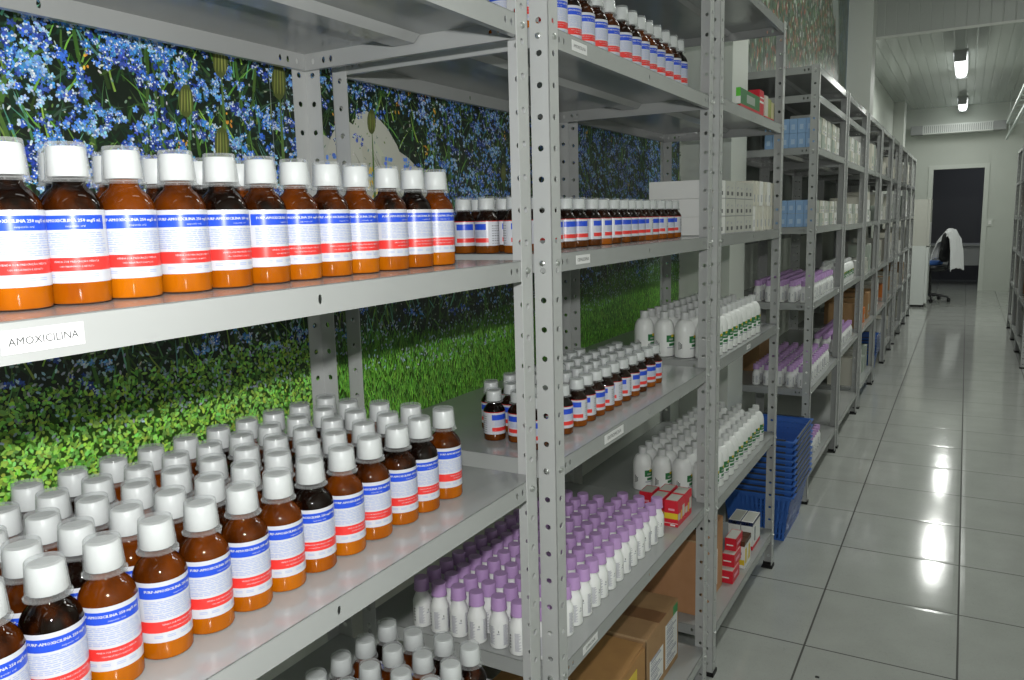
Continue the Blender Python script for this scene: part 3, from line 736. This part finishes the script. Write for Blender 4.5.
place(SB, rows([(-.684, [1.22, 1.30, 1.36, 1.42, 1.481, 1.549, 1.605, 1.661, 1.719, 1.765, 1.814, 1.863, 1.910, 1.975, 2.032, 2.090]), (-.735, [1.210, 1.27, 1.33, 1.39, 1.45, 1.515, 1.577, 1.633, 1.69, 1.742, 1.80, 1.85, 1.90, 1.945]), (-.786, [1.212, 1.262, 1.312])], LV[2][2]+E_,
  'small amber bottle above the CEFALEXINA shelf label, {row} row, {n} from the right'), 'small amber bottles beside the white cartons', (-50, 50))
LB = lilac_bottle()
cols = [(-.648, [1.222, 1.268, 1.313, 1.358, 1.402, 1.446, 1.490, 1.534, 1.579, 1.624, 1.668, 1.713, 1.759, 1.805, 1.857])]
for j, x in enumerate((-.694, -.738, -.785, -.831, -.874, -.919)): cols.append((x, [1.213+.0453*k+(.004*(j % 2)) for k in range(14 if j > 1 else 15)]))
place(LB, rows(cols, LV[2][4]+E_, 'white bottle with lilac cap on the lower shelf, {row} row, {n} from the right'), 'lilac-capped bottles on the lower shelf', (-70, 30))
WB = white_bottle()
cols = [(-.640-.0630*j, [2.258+.0620*k for k in range(10)]) for j in range(4)]
place(WB, rows(cols, LV[3][3]+E_, 'green-labelled white bottle on the upper shelf, {row} row, {n} from far end'), 'green-labelled white bottles, upper shelf', (-12, 10))
cols = [(-.645-.0630*j, [2.256+.0620*k for k in range(12)]) for j in range(4)]
place(WB, rows(cols, LV[3][4]+E_, 'green-labelled white bottle on the lower shelf, {row} row, {n} from far end'), 'green-labelled white bottles, lower shelf', (-12, 10))
# far shelves, lilac caps again
for (u, z, wd, n, m_) in ((3, Z4[4], 'upper', 14, 5), (3, Z4[5], 'lower', 13, 5)):
    cols = [(-.640-.053*j, [spans[u][0]+.045+.061*k for k in range(n)]) for j in range(m_)]
    place(LB, rows(cols, z+E_, 'lilac-capped bottle beyond the blue baskets, '+wd+' shelf, {row} row, {n} from far end'), 'lilac-capped bottles beyond the baskets', (-70, 40))
cols = [(-.640-.046*j, [4.90+.055*k for k in range(14)]) for j in range(3)]
place(LB, rows(cols, .5655+E_, 'tiny lilac-capped bottle, second unit past the baskets, {row} row, {n} from far end'), 'distant lilac-capped bottles', (-70, 40))
cols = [(-.640-.046*j, [3.90+.055*k for k in range(10)]) for j in range(2)]
place(LB, rows(cols, .150+E_, 'lilac-capped bottle at floor level behind baskets, {row} row, {n} from far end'), 'lilac-capped bottles at floor level', (-70, 40))

cols = [(-.645-.066*j, [4.93+.075*k for k in range(9)]) for j in range(2)]
place(WB, rows(cols, .9505+E_, 'distant white bottle, second unit past the baskets, {row} row, {n} from far end'), 'distant white bottles', (-12, 10))

# ------------------------------------------------------------------ cartons
def carton(name, label, cat, x0, x1, y0, y1, z0, h, m, group=None, deco=None, parts=None, rz=0):
    """closed carton: bevel-free folded board with flap seams; origin at its base centre"""
    cxx, cyy = (x0+x1)/2, (y0+y1)/2; hx, hy = (x1-x0)/2, (y1-y0)/2
    mb = MB(); b_ = .0009
    mb.box(-hx, hx, -hy, hy, 0, h-.0006, m)
    mb.box(-hx+b_, hx-b_, -hy+b_, hy-.0002, h-.0006, h, m)          # tucked top flap
    if deco: deco(mb, hx, hy, h)
    o = put(name, mb, None, (cxx, cyy, z0), rz, label=label, category=cat)
    if group: o['group'] = group
    return o
e = .0004
def fx(mb, x, y0, y1, z0, z1, m): mb.box(x, x+e, y0, y1, z0, z1, m)       # patch on the +X face
def fy(mb, y, x0, x1, z0, z1, m): mb.box(x0, x1, y-e, y, z0, z1, m)       # patch on the -Y face
def ft(mb, z, x0, x1, y0, y1, m): mb.box(x0, x1, y0, y1, z, z+e, m)
# white cartons on the upper shelf of the third unit: three tiers, four along
zA = LV[3][2]+.0005
def wdeco(mb, hx, hy, h):
    for i in range(2): fx(mb, hx, -hy+.018+i*.050, -hy+.038+i*.050, h*.18, h*.40, mat('dark_grey_print', (.10, .10, .11), .5)); fx(mb, hx, -hy+.022+i*.050, -hy+.030+i*.050, h*.55, h*.66, pgrey)
    fx(mb, hx, -hy, -hy+.0012, 0, h, pgrey); fx(mb, hx, -hy, hy, 0, .0012, pgrey)
    fx(mb, hx, -hy+.03, -hy+.04, h*.65, h*.7, pgrey); fy(mb, -hy, hx-.012, hx-.004, h*.2, h*.8, kraftg)
tier = ['bottom', 'middle', 'top']; al = ['nearest', 'second', 'third', 'farthest']
for r in range(3):
    for k in range(4):
        carton('medicine_carton', f'long white carton, {tier[r]} tier of the white carton stack, {al[k]} along the shelf', 'box', -.815, -.622, 2.262+k*.118, 2.262+k*.118+.1165, zA+r*.0520, .0513, kraftw if k == 0 else kraftg, 'white cartons stacked in three tiers', wdeco)
def sdeco(mb, hx, hy, h):
    fx(mb, hx, -hy*.2, hy*.3, h*.15, h*.45, pgrey)
for r in range(2):
    for k in range(8):
        if 2.745+k*.0405 > 3.03: continue
        carton('medicine_carton', f'upright cream carton with narrow spine, {"lower" if r == 0 else "upper"} tier, {nth(k)} after the white cartons', 'box', -.80, -.625+(k % 3)*.003, 2.745+k*.0405, 2.745+k*.0405+.038, zA+r*.0835, .0825, cream if (k+r) % 3 else kraftw, 'upright cream cartons', sdeco)
# third unit, second shelf from top
zT = LV[3][1]+.0005
carton('medicine_carton', 'long green carton with red stripe on the high shelf', 'box', -.636, -.622, 2.54, 2.80, zT, .068, mat('green_carton', (.05, .20, .07), .45), None,
  lambda mb, hx, hy, h: (fx(mb, hx, -hy, hy, .004, .020, redbox), fy(mb, -hy, -hx, hx, .042, h, mat('bright_green_print', (.12, .55, .05), .45)), fy(mb, -hy, -hx, hx, .020, .042, kraftw), fy(mb, -hy, -hx, hx, 0, .018, redbox), fx(mb, hx, -.05, .06, .03, .055, paleg)))
def reddeco(mb, hx, hy, h):
    fx(mb, hx, -.03, .03, h*.55, h*.62, kraftw); fx(mb, hx, -.02, .035, h*.72, h*.76, kraftw); fy(mb, -hy, -hx*.6, hx*.6, h*.6, h*.7, kraftw)
carton('medicine_carton', 'bright red carton standing between the green carton and the cream packs', 'box', -.662, -.624, 2.805, 2.87, zT, .095, redbox, None, reddeco)
for k, (mm, nm) in enumerate(((cream, 'cream'), (mat('olive_carton', (.35, .38, .12), .5), 'olive green'), (mat('pale_yellow_carton', (.72, .66, .40), .5), 'pale yellow'))):
    carton('medicine_carton', f'upright {nm} pack with red foot on the high shelf', 'box', -.66, -.622, 2.885+k*.052, 2.93+k*.052, zT, .085-.006*k, mm, None,
      lambda mb, hx, hy, h: (fx(mb, hx, -hy, hy, 0, .016, redbox), fy(mb, -hy, -hx, hx, 0, .016, redbox)))
# red cartons on the lilac shelf
zC = LV[2][4]+.0005
def rdec(mb, hx, hy, h):
    fy(mb, -hy, -hx, hx, h*.30, h*.52, pyel); fy(mb, -hy, -hx, hx, h*.12, h*.14, kraftw); fy(mb, -hy, -hx*.4, hx*.5, h*.62, h*.70, mat('pink_print', (.85, .35, .45), .4))
    fy(mb, -hy, -hx*.1, hx*.6, h*.03, h*.09, kraftw)
    fx(mb, hx, -hy*.1, hy*.15, h*.2, h*.55, pyel); fx(mb, hx, hy*.3, hy*.9, h*.25, h*.7, kraftg); fx(mb, hx, -hy*.9, -hy*.3, h*.25, h*.5, kraftg)
    ft(mb, h, -hx*.85, hx*.8, -hy*.85, hy*.85, kraftg)
for k, (x, y, lb) in enumerate(((-.634, 1.957, 'red carton with yellow band, right front of the red cartons'), (-.675, 1.962, 'red carton with grey top, middle front of the red cartons'), (-.634, 2.018, 'red carton with grey top, right rear of the red cartons'), (-.675, 2.024, 'red carton with grey top, middle rear of the red cartons'), (-.716, 1.992, 'red carton with grey top, left of the red cartons'))):
    carton('medicine_carton', lb, 'box', x-.0185, x+.0185, y-.029, y+.029, zC, .070, redbox, 'red cartons beside lilac-capped bottles', rdec)
# low shelf of the third unit
zD = LV[3][5]+.0005
def r3(mb, hx, hy, h):
    ft(mb, h, -hx*.9, hx*.9, -hy*.9, hy*.9, kraftg); fy(mb, -hy, -hx*.7, hx*.5, h*.4, h*.5, kraftw); fx(mb, hx, -hy*.6, hy*.5, h*.35, h*.6, mat('pink_print', (.85, .35, .45), .4))
for k in range(3):
    carton('medicine_carton', f'small red and white carton, {("bottom", "middle", "top")[k]} of the leaning stack by cardboard box', 'box', -.668+k*.002, -.618+k*-.004, 2.53+k*.035, 2.62+k*.035, zD+k*.0432, .0428, redbox, 'small red and white cartons', r3)
def br(mb, hx, hy, h):
    fy(mb, -hy, -hx, hx, h*.82, h, brownp); fy(mb, -hy, -hx, hx, .012, h*.32, pyel); ft(mb, h, -hx, hx, -hy, hy, brownp); fx(mb, hx, -hy, hy, h*.85, h, brownp); fx(mb, hx, -hy*.6, hy*.4, h*.15, h*.7, pyel); fy(mb, -hy, -hx*.2, hx*.5, h*.5, h*.6, pgrey)
for k in range(2): carton('medicine_carton', f'white carton with dark brown top and yellow foot, {("front", "rear")[k]} one', 'box', -.650, -.612, 2.665+k*.048, 2.71+k*.048, zD, .098, kraftw, 'brown-topped cartons', br)
def nv(mb, hx, hy, h):
    fy(mb, -hy, -hx, hx, h*.86, h, navy); fx(mb, hx, -hy, hy, h*.90, h, navy); fy(mb, -hy, -hx*.3, hx*.3, h*.90, h*.97, kraftw); fy(mb, -hy, -hx, hx, 0, h*.14, redbox); fx(mb, hx, -hy, hy, 0, h*.13, redbox); fx(mb, hx, -hy*.5, -hy*.3, h*.25, h*.75, navy)
    ft(mb, h, -hx*.85, hx*.85, -hy*.85, hy*.85, kraftg)
for k in range(2): carton('medicine_carton', f'tall white carton with navy top and red foot, {("left", "right")[k]} one', 'box', -.712+k*.046, -.669+k*.046, 2.835, 2.955, zD, .105, kraftw, 'navy-topped cartons', nv)
# blue cartons
def bd(mb, hx, hy, h): fx(mb, hx, -hy*.6, hy*.5, h*.2, h*.6, mat('pale_blue_print', (.45, .60, .80), .5)); fy(mb, -hy, -hx*.5, hx*.4, h*.25, h*.6, mat('pale_blue_print', (.45, .60, .80), .5))
for (z, hh, nm, ny) in ((Z4[3]+.0005, .060, 'middle', 1), (Z4[2]+.0005, .064, 'high', 1)):
    for r in range(2):
        for k in range(6):
            carton('medicine_carton', f'light blue carton on the {nm} far shelf, {("lower", "upper")[r]} tier, {nth(k)} from the aisle', 'box', -.648-k*.036, -.648-k*.036+.0345, 3.845, 3.95, z+r*(hh+.001), hh, bluebox, 'light blue cartons', bd)
# pale cartons further along the two shelves
def pd(mb, hx, hy, h): fx(mb, hx, -hy*.6, hy*.4, h*.3, h*.55, paleg); fx(mb, hx, -hy*.3, hy*.6, h*.12, h*.2, pgrey)
for u, ya, yb in ((3, 3.97, 4.72), (4, 4.90, 5.70)):
    for (z, nm) in ((Z4[3] if u == 3 else 1.300, 'middle'), (Z4[2] if u == 3 else 1.655, 'high')):
        n = 9
        for r in range(2):
            for k in range(n):
                y = ya+(yb-ya)*k/n; mm = (cream, paleg, kraftg, kraftw)[(k*7+r*3+u) % 4]
                carton('medicine_carton', f'pale carton on the {nm} shelf, {("first", "second")[u-3]} unit beyond baskets, {("lower", "upper")[r]} tier, {nth(k)} along', 'box', -.74, -.622-(k % 2)*.004, y, y+(yb-ya)/n-.004, z+.0005+r*(.0605 if nm == 'middle' else .078), (.0595 if nm == 'middle' else .077), mm, 'pale cartons on the far shelves', pd)
# miscellany on the farthest shelves
rg = random.Random(8)
kinds = [(kraftw, 'white'), (kraftg, 'pale grey'), (paleg, 'pale green'), (cream, 'cream'), (orange, 'orange'), (bluebox, 'light blue'), (card, 'brown')]
unitw = {5: 'third', 6: 'fourth', 7: 'fifth', 8: 'sixth', 9: 'seventh', 10: 'eighth'}; levw = ['top', 'upper', 'eye-level', 'middle', 'low', 'bottom']
for u in range(5, 11):
    a, b = spans[u]; lv = [2.015, 1.66, 1.30, .93, .56, .15]
    for li in (1, 2, 3, 4, 5):
        y = a+.05; k = 0
        if u == 6 and li == 5: continue
        while y < b-.14:
            wd = rg.uniform(.07, .16); hh = rg.uniform(.07, .24); mm, nm = kinds[rg.choice([0, 0, 1, 1, 2, 3, 3] if li != 4 else [0, 4, 1, 3, 6])]
            if rg.random() < .82:
                carton('storage_carton', f'{nm} carton, {unitw[u]} unit beyond the baskets, {levw[li]} shelf, {nth(k)} along', 'box', -.62-rg.uniform(.15, .3), -.618-rg.uniform(0, .03), y, y+wd, lv[li]+.0005, hh, mm, 'cartons on the distant shelves', pd); k += 1
            y += wd+.006+rg.random()*.03
# brown carton behind the lilac bottles and one grey tray
carton('cardboard_carton', 'brown cardboard carton behind distant lilac-capped bottles', 'box', -1.035, -.91, 4.20, 4.50, Z4[5]+.0005, .21, card)
for i, (u, z) in enumerate(((0, .55), (1, .16), (1, .55), (2, .16), (2, .93), (1, 1.28), (0, .93), (2, 1.28))):
    a = (8.0, 8.99, 9.82)[u]
    carton('storage_carton', f'cream carton on the right-hand row, {("nearest", "middle", "farthest")[u]} unit, {({.16: "bottom", .55: "low", .93: "middle", 1.28: "upper"})[z]} shelf', 'box', .50, .80, a+.12, a+.52, z+.0005, .20+.02*(i % 3), (cream, kraftg, card2)[i % 3], 'cartons on the right-hand row')

# cardboard boxes on the lowest shelves
def cardboard_box(label, x0, x1, y0, y1, z0, h, m, slips=(), flap=False, tint=None):
    t = thing('cardboard_box', label, 'box', ((x0+x1)/2, (y0+y1)/2, z0), 0, 'cardboard boxes on the lowest shelves'); hx, hy = (x1-x0)/2, (y1-y0)/2
    b = MB(); b.box(-hx, hx, -hy, hy, 0, h, m); b.box(-hx+.001, -.001, -hy, hy, h, h+.003, m); b.box(.001, hx-.001, -hy, hy, h, h+.003, m)
    b.box(hx-.003, hx+.0006, -hy, -hy+.003, 0, h, cardedge); b.box(-hx, hx, -hy-.0006, -hy+.002, h-.002, h+.0034, cardedge)
    put('box_body', b, t)
    if flap:
        f = MB(); T = Matrix.Translation((0, hy*.45, h+.004)) @ Matrix.Rotation(R(5), 4, 'X')
        f.box(-hx+.004, hx-.002, -hy*.5, hy*.52, 0, .003, m, T); f.box(-hx+.004, hx-.002, -hy*.5-.002, -hy*.5, -.0005, .0035, mat('torn_board_edge', (.55, .30, .20), .8), T)
        put('box_flap', f, t)
    else:
        f = MB(); f.box(-.03, .03, -hy-.0008, hy+.0008, h+.0031, h+.0036, tape); f.box(-hx, hx, -.03, .03, h+.0032, h+.0037, tape); put('packing_tape', f, t)
    for (a, b2, za, zb, kind) in slips:
        s_ = MB(); mm = {'w': kraftw, 'y': pyel, 'g': mat('green_sticker', (.06, .30, .10), .5)}[kind]
        s_.box(hx, hx+.0006, a, b2, za, zb, mm)
        if kind == 'w':
            n = int((zb-za)/.007); rr = random.Random(int(a*1000)+5)
            for q in range(n): s_.box(hx+.0006, hx+.0009, a+.008, b2-.008-rr.uniform(0, (b2-a)*.5), za+.005+q*.007, za+.0075+q*.007+rr.choice([0, .002]), pgrey)
        put({'w': 'shipping_label', 'y': 'yellow_sticker', 'g': 'green_sticker'}[kind], s_, t)
    return t
z2 = LV[2][5]+.0008
cardboard_box('brown cardboard box with two white shipping labels, bottom shelf', -.93, -.655, 1.80, 2.058, z2, .176, card, slips=((-.105, .000, .020, .105, 'w'), (.020, .120, .018, .145, 'w'), (.085, .122, .146, .172, 'g')))
cardboard_box('open brown cardboard box with yellow sticker, at the bottom edge', -.93, -.657, 1.45, 1.793, z2, .160, mat('warm_cardboard', (.46, .25, .09), .75, noise=(22, (.40, .21, .08), .7)), slips=((.04, .115, .10, .135, 'y'), (.05, .13, .02, .075, 'w')), flap=True)
cardboard_box('tall orange-brown cardboard box beside small red cartons', -.94, -.650, 2.268, 2.515, LV[3][5]+.0008, .238, card2, slips=((-.09, .06, .03, .15, 'w'),))
b_ = MB(); b_.box(-.05, .05, -.045, .045, 0, .012, blackp); b_.box(-.046, .046, -.041, .041, .012, .016, mat('dark_lid', (.03, .03, .03), .4)); b_.lathe([(.03, .016), (.028, .019)], blackp, 20)
put('flat_tray', b_, None, (-.71, 2.40, LV[3][5]+.0008+.2425), label='flat dark tray lying on the tall cardboard box', category='tray')

# ------------------------------------------------------------------ stack of shopping baskets
def basket(idx, label, x0, x1, y0, y1, z0):
    hx, hy = (x1-x0)/2, (y1-y0)/2; h = .212; tp = .034
    t = thing('shopping_basket', label, 'basket', ((x0+x1)/2, (y0+y1)/2, z0), 0, 'stacked blue shopping baskets')
    b = MB()
    def ring(z, e_=0):
        k = tp*(1-z/h); return hx-k+e_, hy-k+e_
    def bar(sx_, z0_, z1_):       # solid horizontal band all round
        (a, c), (a2, c2) = ring(z0_), ring(z1_)
        P0 = [(-a, -c, z0_), (a, -c, z0_), (a, c, z0_), (-a, c, z0_)]; P1 = [(-a2, -c2, z1_), (a2, -c2, z1_), (a2, c2, z1_), (-a2, c2, z1_)]
        for i in range(4): b.face([P0[i], P0[(i+1) % 4], P1[(i+1) % 4], P1[i]], basketm)
    for (a, c) in ((0, .008), (.070, .075), (.130, .135), (.188, h)): bar(0, a, c)
    def vbar(side, u):            # upright slat
        wv = .0042
        for sgn in (-1, 1):
            pts = []
            for z in (.008, .188):
                a, c = ring(z)
                k = u*(z/h*.0+1)
                if side == 'x': pts.append([(sgn*a, k*c-wv, z), (sgn*a, k*c+wv, z)])
                else: pts.append([(k*a-wv, sgn*c, z), (k*a+wv, sgn*c, z)])
            b.face([pts[0][0], pts[0][1], pts[1][1], pts[1][0]], basketm)
    for k in range(-10, 11): vbar('x', k/10.4)
    for k in range(-7, 8): vbar('y', k/7.4)
    a, c = ring(0); b.face([(-a, -c, 0), (a, -c, 0), (a, c, 0), (-a, c, 0)], basketm)
    put('basket_body', b, t)
    r_ = MB(); o_ = .010
    for (xa, xb, ya, yb) in ((-hx-o_, hx+o_, -hy-o_, -hy+.001), (-hx-o_, hx+o_, hy-.001, hy+o_), (-hx-o_, -hx+.001, -hy, hy), (hx-.001, hx+o_, -hy, hy)): r_.box(xa, xb, ya, yb, h-.007, h, basketm)
    put('basket_rim', r_, t)
    hd = MB(); q = .004
    hd.tube([(hx+o_-.003, -hy*.75, h+q), (hx+o_-.003, hy*.75, h+q)], .004, basketd, 6); hd.tube([(-hx-o_+.003, -hy*.75, h+q), (-hx-o_+.003, hy*.75, h+q)], .004, basketd, 6)
    hd.tube([(-hx*.8, -hy-o_+.004, h+q), (hx*.8, -hy-o_+.004, h+q)], .0036, basketd, 6); hd.tube([(-hx*.8, hy+o_-.004, h+q), (hx*.8, hy+o_-.004, h+q)], .0036, basketd, 6)
    put('basket_handle', hd, t, label='dark folded handle')
def stack(n, x0, x1, y0, y1, where):
    for k in range(n):
        pos = 'bottom' if k == 0 else ('top' if k == n-1 else nth(k)+' from the bottom')
        basket(k, f'blue plastic shopping basket {where}, {pos} of the stack', x0, x1, y0, y1, .001+k*.0260)
stack(10, -.860, -.570, 3.30, 3.720, 'beside the first pillar')
stack(6, -.84, -.60, 7.05, 7.40, 'under the distant shelving')

# ------------------------------------------------------------------ far end of the corridor
def fitting(y0, y1, label):
    t = thing('ceiling_light', label, 'light', (-.15, (y0+y1)/2, 3.07), 0, 'corridor ceiling lights'); hy = (y1-y0)/2
    b = MB(); b.box(-.075, .075, -hy-.05, hy+.05, -.02, -.0005, greyp); b.box(-.06, .06, -hy-.05, -hy, -.11, -.02, greyp); b.box(-.06, .06, hy, hy+.05, -.11, -.02, greyp); put('fitting_housing', b, t)
    d = MB(); rows_ = [[(.062*math.cos(a), y, -.045-.055*math.sin(a)) for a in [PI*k/10 for k in range(11)]] for y in (-hy, hy)]
    d.grid(rows_, lampm)
    for y in (-hy, hy): d.face([(.062*math.cos(a), y, -.045-.055*math.sin(a)) for a in [PI*k/10 for k in range(11)]], lampm)
    d.face([(.062, -hy, -.045), (.062, hy, -.045), (-.062, hy, -.045), (-.062, -hy, -.045)], lampm)
    put('diffuser', d, t)
fitting(10.25, 11.6, 'lit tubular ceiling light, nearer of the two in the corridor')
fitting(14.4, 15.45, 'lit tubular ceiling light, farther one close to the far wall')
# air curtain over the doorway
t = thing('air_curtain', 'long white air curtain with grey ends, high above the dark doorway', 'appliance', (-.2, 15.44, 2.62))
b = MB(); b.box(-.52, .50, -.12, .13, 0, .15, mat('off_white_plastic', (.66, .69, .66), .4)); 
for k in range(34): b.box(-.5+k*.03, -.488+k*.03, -.122, -.12, .02, .13, greyp)
put('casing', b, t)
for x in (-.70, .50): b = MB(); b.box(x, x+.18, -.115, .13, .005, .145, greyp); b.box(x+.02, x+.16, -.118, -.115, .03, .12, greyp); put('end_cap', b, t)
# refrigerator
t = thing('refrigerator', 'small white refrigerator with grey upper door, at the end of the shelving', 'appliance', (-.75, 13.0, 0))
b = MB(); b.box(-.29, .27, -.3, .3, .03, 1.52, mat('fridge_white', (.70, .73, .71), .35)); put('cabinet', b, t)
b = MB(); b.box(.272, .305, -.3, .3, .06, .85, mat('fridge_white', (.7, .73, .71), .35)); put('lower_door', b, t)
b = MB(); b.box(.272, .305, -.3, .3, .87, 1.52, kraftg); b.box(-.291, .27, -.3012, -.3, .87, 1.52, kraftg); d_ = put('upper_door', b, t)
b = MB(); b.box(.305, .325, -.28, -.26, .9, 1.2, greyp); put('door_handle', b, d_)
b = MB(); b.box(-.29, .27, -.28, .28, .0, .03, blackrub); put('plinth', b, t)
b = MB(); b.box(-.05, .05, -.012, 0, -.06, .06, trimw); b.box(-.02, .02, -.018, -.012, -.03, .03, kraftw)
put('light_switch', b, None, (.333, FY-.0005, 1.14), label='white light switch on the wall right of the doorway', category='switch')
# office chair with a lab coat
t = thing('office_chair', 'black swivel chair in front of the doorway, facing left', 'chair', (-.44, 13.6, 0), R(-28))
for k in range(5):
    a = 2*PI*k/5+.3; b = MB(); b.tube([(0.02*math.cos(a), .02*math.sin(a), .10), (.15*math.cos(a), .15*math.sin(a), .095), (.27*math.cos(a), .27*math.sin(a), .07)], [.022, .018, .014], blackp, 8); l_ = put('leg', b, t)
    b = MB(); b.lathe([(.018, .0005), (.026, .01), (.026, .045), (.012, .06)], blackp, 12, c=(.27*math.cos(a), .27*math.sin(a))); put('caster', b, l_)
b = MB(); b.lathe([(.028, .08), (.028, .25), (.018, .25), (.018, .47)], blackp, 14); put('gas_column', b, t)
b = MB()
rows_ = []
for i in range(9):
    z = (.47, .475, .485, .50, .52, .535, .548, .553, .55)[i]; k = (.60, .85, .96, 1, 1, .99, .95, .8, .3)[i]
    rows_.append([(.235*k*abs(math.cos(q))**.6*math.copysign(1, math.cos(q)), .225*k*abs(math.sin(q))**.6*math.copysign(1, math.sin(q)), z) for q in [2*PI*j/24 for j in range(24)]])
b.grid(rows_, blackp, closed=True); b.f.append(tuple(range(len(b.v)-24, len(b.v)))); b.m.append(0); b.sm.append(True); put('seat', b, t)
b = MB(); rows_ = []
for i in range(10):
    v = i/9; z = .60+.46*v; x = .22+.05*math.sin(v*2.6)+.03*v; wv = .20*math.sqrt(max(.05, 1-(2*v-1)**4))
    rows_.append([(x+.03*math.cos(q)-.03*(math.sin(q)**2), wv*math.sin(q), z) for q in [2*PI*j/18 for j in range(18)]])
b.grid(rows_, blackp, closed=True); b.f.append(tuple(range(len(b.v)-18, len(b.v)))); b.m.append(0); b.sm.append(True); put('backrest', b, t)
b = MB(); b.tube([(.0, 0, .48), (.16, 0, .465), (.26, 0, .50), (.285, 0, .60), (.28, 0, .72)], .017, blackp, 8); put('back_bar', b, t)
b = MB(); rows_ = []
for i in range(7):
    z = (.0, .006, .02, .035, .048, .055, .05)[i]; k = (.9, .98, 1, 1, .97, .85, .3)[i]
    rows_.append([(.17*k*abs(math.cos(q))**.5*math.copysign(1, math.cos(q)), .18*k*abs(math.sin(q))**.5*math.copysign(1, math.sin(q)), z) for q in [2*PI*j/24 for j in range(24)]])
b.grid(rows_, bluef, closed=True); b.f.append(tuple(range(len(b.v)-24, len(b.v)))); b.m.append(0); b.sm.append(True)
put('seat_cushion', b, None, (-.475, 13.62, .5535), R(-28), label='blue cushion on the seat of the black swivel chair', category='cushion')
b = MB(); rows_ = []; NN = 22
path = [(.07, .66), (.085, .73), (.10, .82), (.13, .92), (.19, 1.02), (.255, 1.085), (.31, 1.09), (.345, 1.03), (.36, .93), (.375, .81), (.385, .68), (.40, .52)]
for i, (x, z) in enumerate(path):
    wv = (.13, .15, .12, .10, .11, .13, .14, .15, .155, .16, .165, .17)[i]
    rows_.append([(x+.012*math.sin(j*1.1+i*.3)+.02*((j/NN-.5)**2), -wv+2*wv*j/NN, z-.10*(2*j/NN-1)**2*(1 if 3 < i < 9 else .35)+.01*math.sin(j*.9+i)) for j in range(NN+1)])
b.grid(rows_, coatm); rows2 = [[(p[0]-.009, p[1], p[2]-.006) for p in r] for r in rows_]; b.grid(rows2, coatm)
b.face([p for p in rows_[0]]+[p for p in rows2[0]][::-1], coatm); b.face([p for p in rows_[-1]]+[p for p in rows2[-1]][::-1], coatm)
for j in (0, NN): b.grid([[r[j] for r in rows_], [r[j] for r in rows2]], coatm)
put('lab_coat', b, None, (-.44, 13.6, 0), R(-28), label='white lab coat draped over the back of the black swivel chair', category='coat')
# desk in the dark room beyond the doorway
t = thing('desk', 'grey desk with front panel in the dark room beyond the doorway', 'desk', (-.1, 16.9, 0))
b = MB(); b.box(-.75, .75, -.35, .35, .71, .74, deskm); put('desk_top', b, t)
b = MB(); b.box(-.70, .70, -.30, -.28, .36, .71, deskm); put('front_panel', b, t)
for x in (-.73, .70): b = MB(); b.box(x, x+.03, -.30, .30, .001, .71, deskm); put('leg', b, t)
# cable tray hanging over the right-hand shelving
t = thing('cable_ladder', 'pale metal ladder frame lying above the right-hand shelving', 'frame', (.72, 12.0, 2.02))
for (x, z) in ((-.255, .62), (.255, .62), (-.255, .38), (.255, .38)):
    b = MB(); b.box(x-.012, x+.012, -2.6, 2.6, z, z+.03, alu); put('rail', b, t)
for k in range(11): b = MB(); y = -2.5+k*.49; b.box(-.243, .243, y, y+.04, .605, .62, alu); put('rung', b, t)
for (x, y) in ((-.24, -2.2), (.24, -2.2), (-.24, 2.2), (.24, 2.2)): b = MB(); b.tube([(x, y, .40), (x, y, 1.05)], .006, alu, 6); put('hanger_rod', b, t)
b = MB(); b.box(-.006, .006, -.004, .004, 0, .0015, blackrub); b.box(-.004, .003, .003, .0055, 0, .0012, blackrub)
put('debris_chip', b, None, (-.318, 2.345, .0002), label='tiny dark chip lying on the floor tile near the bottom edge', category='debris')
# unseen fittings with glowing tubes, added to house the hall fill lamps above the frame
for ly, nm in ((-1.4, 'behind the camera'), (1.6, 'over the nearest shelving'), (4.4, 'over the basket stack'), (6.6, 'nearest the bulkhead')):
    t = thing('ceiling_light', 'added unseen twin-tube fill light '+nm, 'light', (.35, ly, 3.85), 0, 'added hall fill lights')
    b = MB(); b.box(-.11, .11, -.68, .68, -.045, -.0005, capwhite); put('fitting_housing', b, t)
    for x in (-.05, .05):
        b = MB(); b.tube([(x, -.62, -.065), (x, .62, -.065)], .014, lampm, 8); put('fill_tube', b, t)
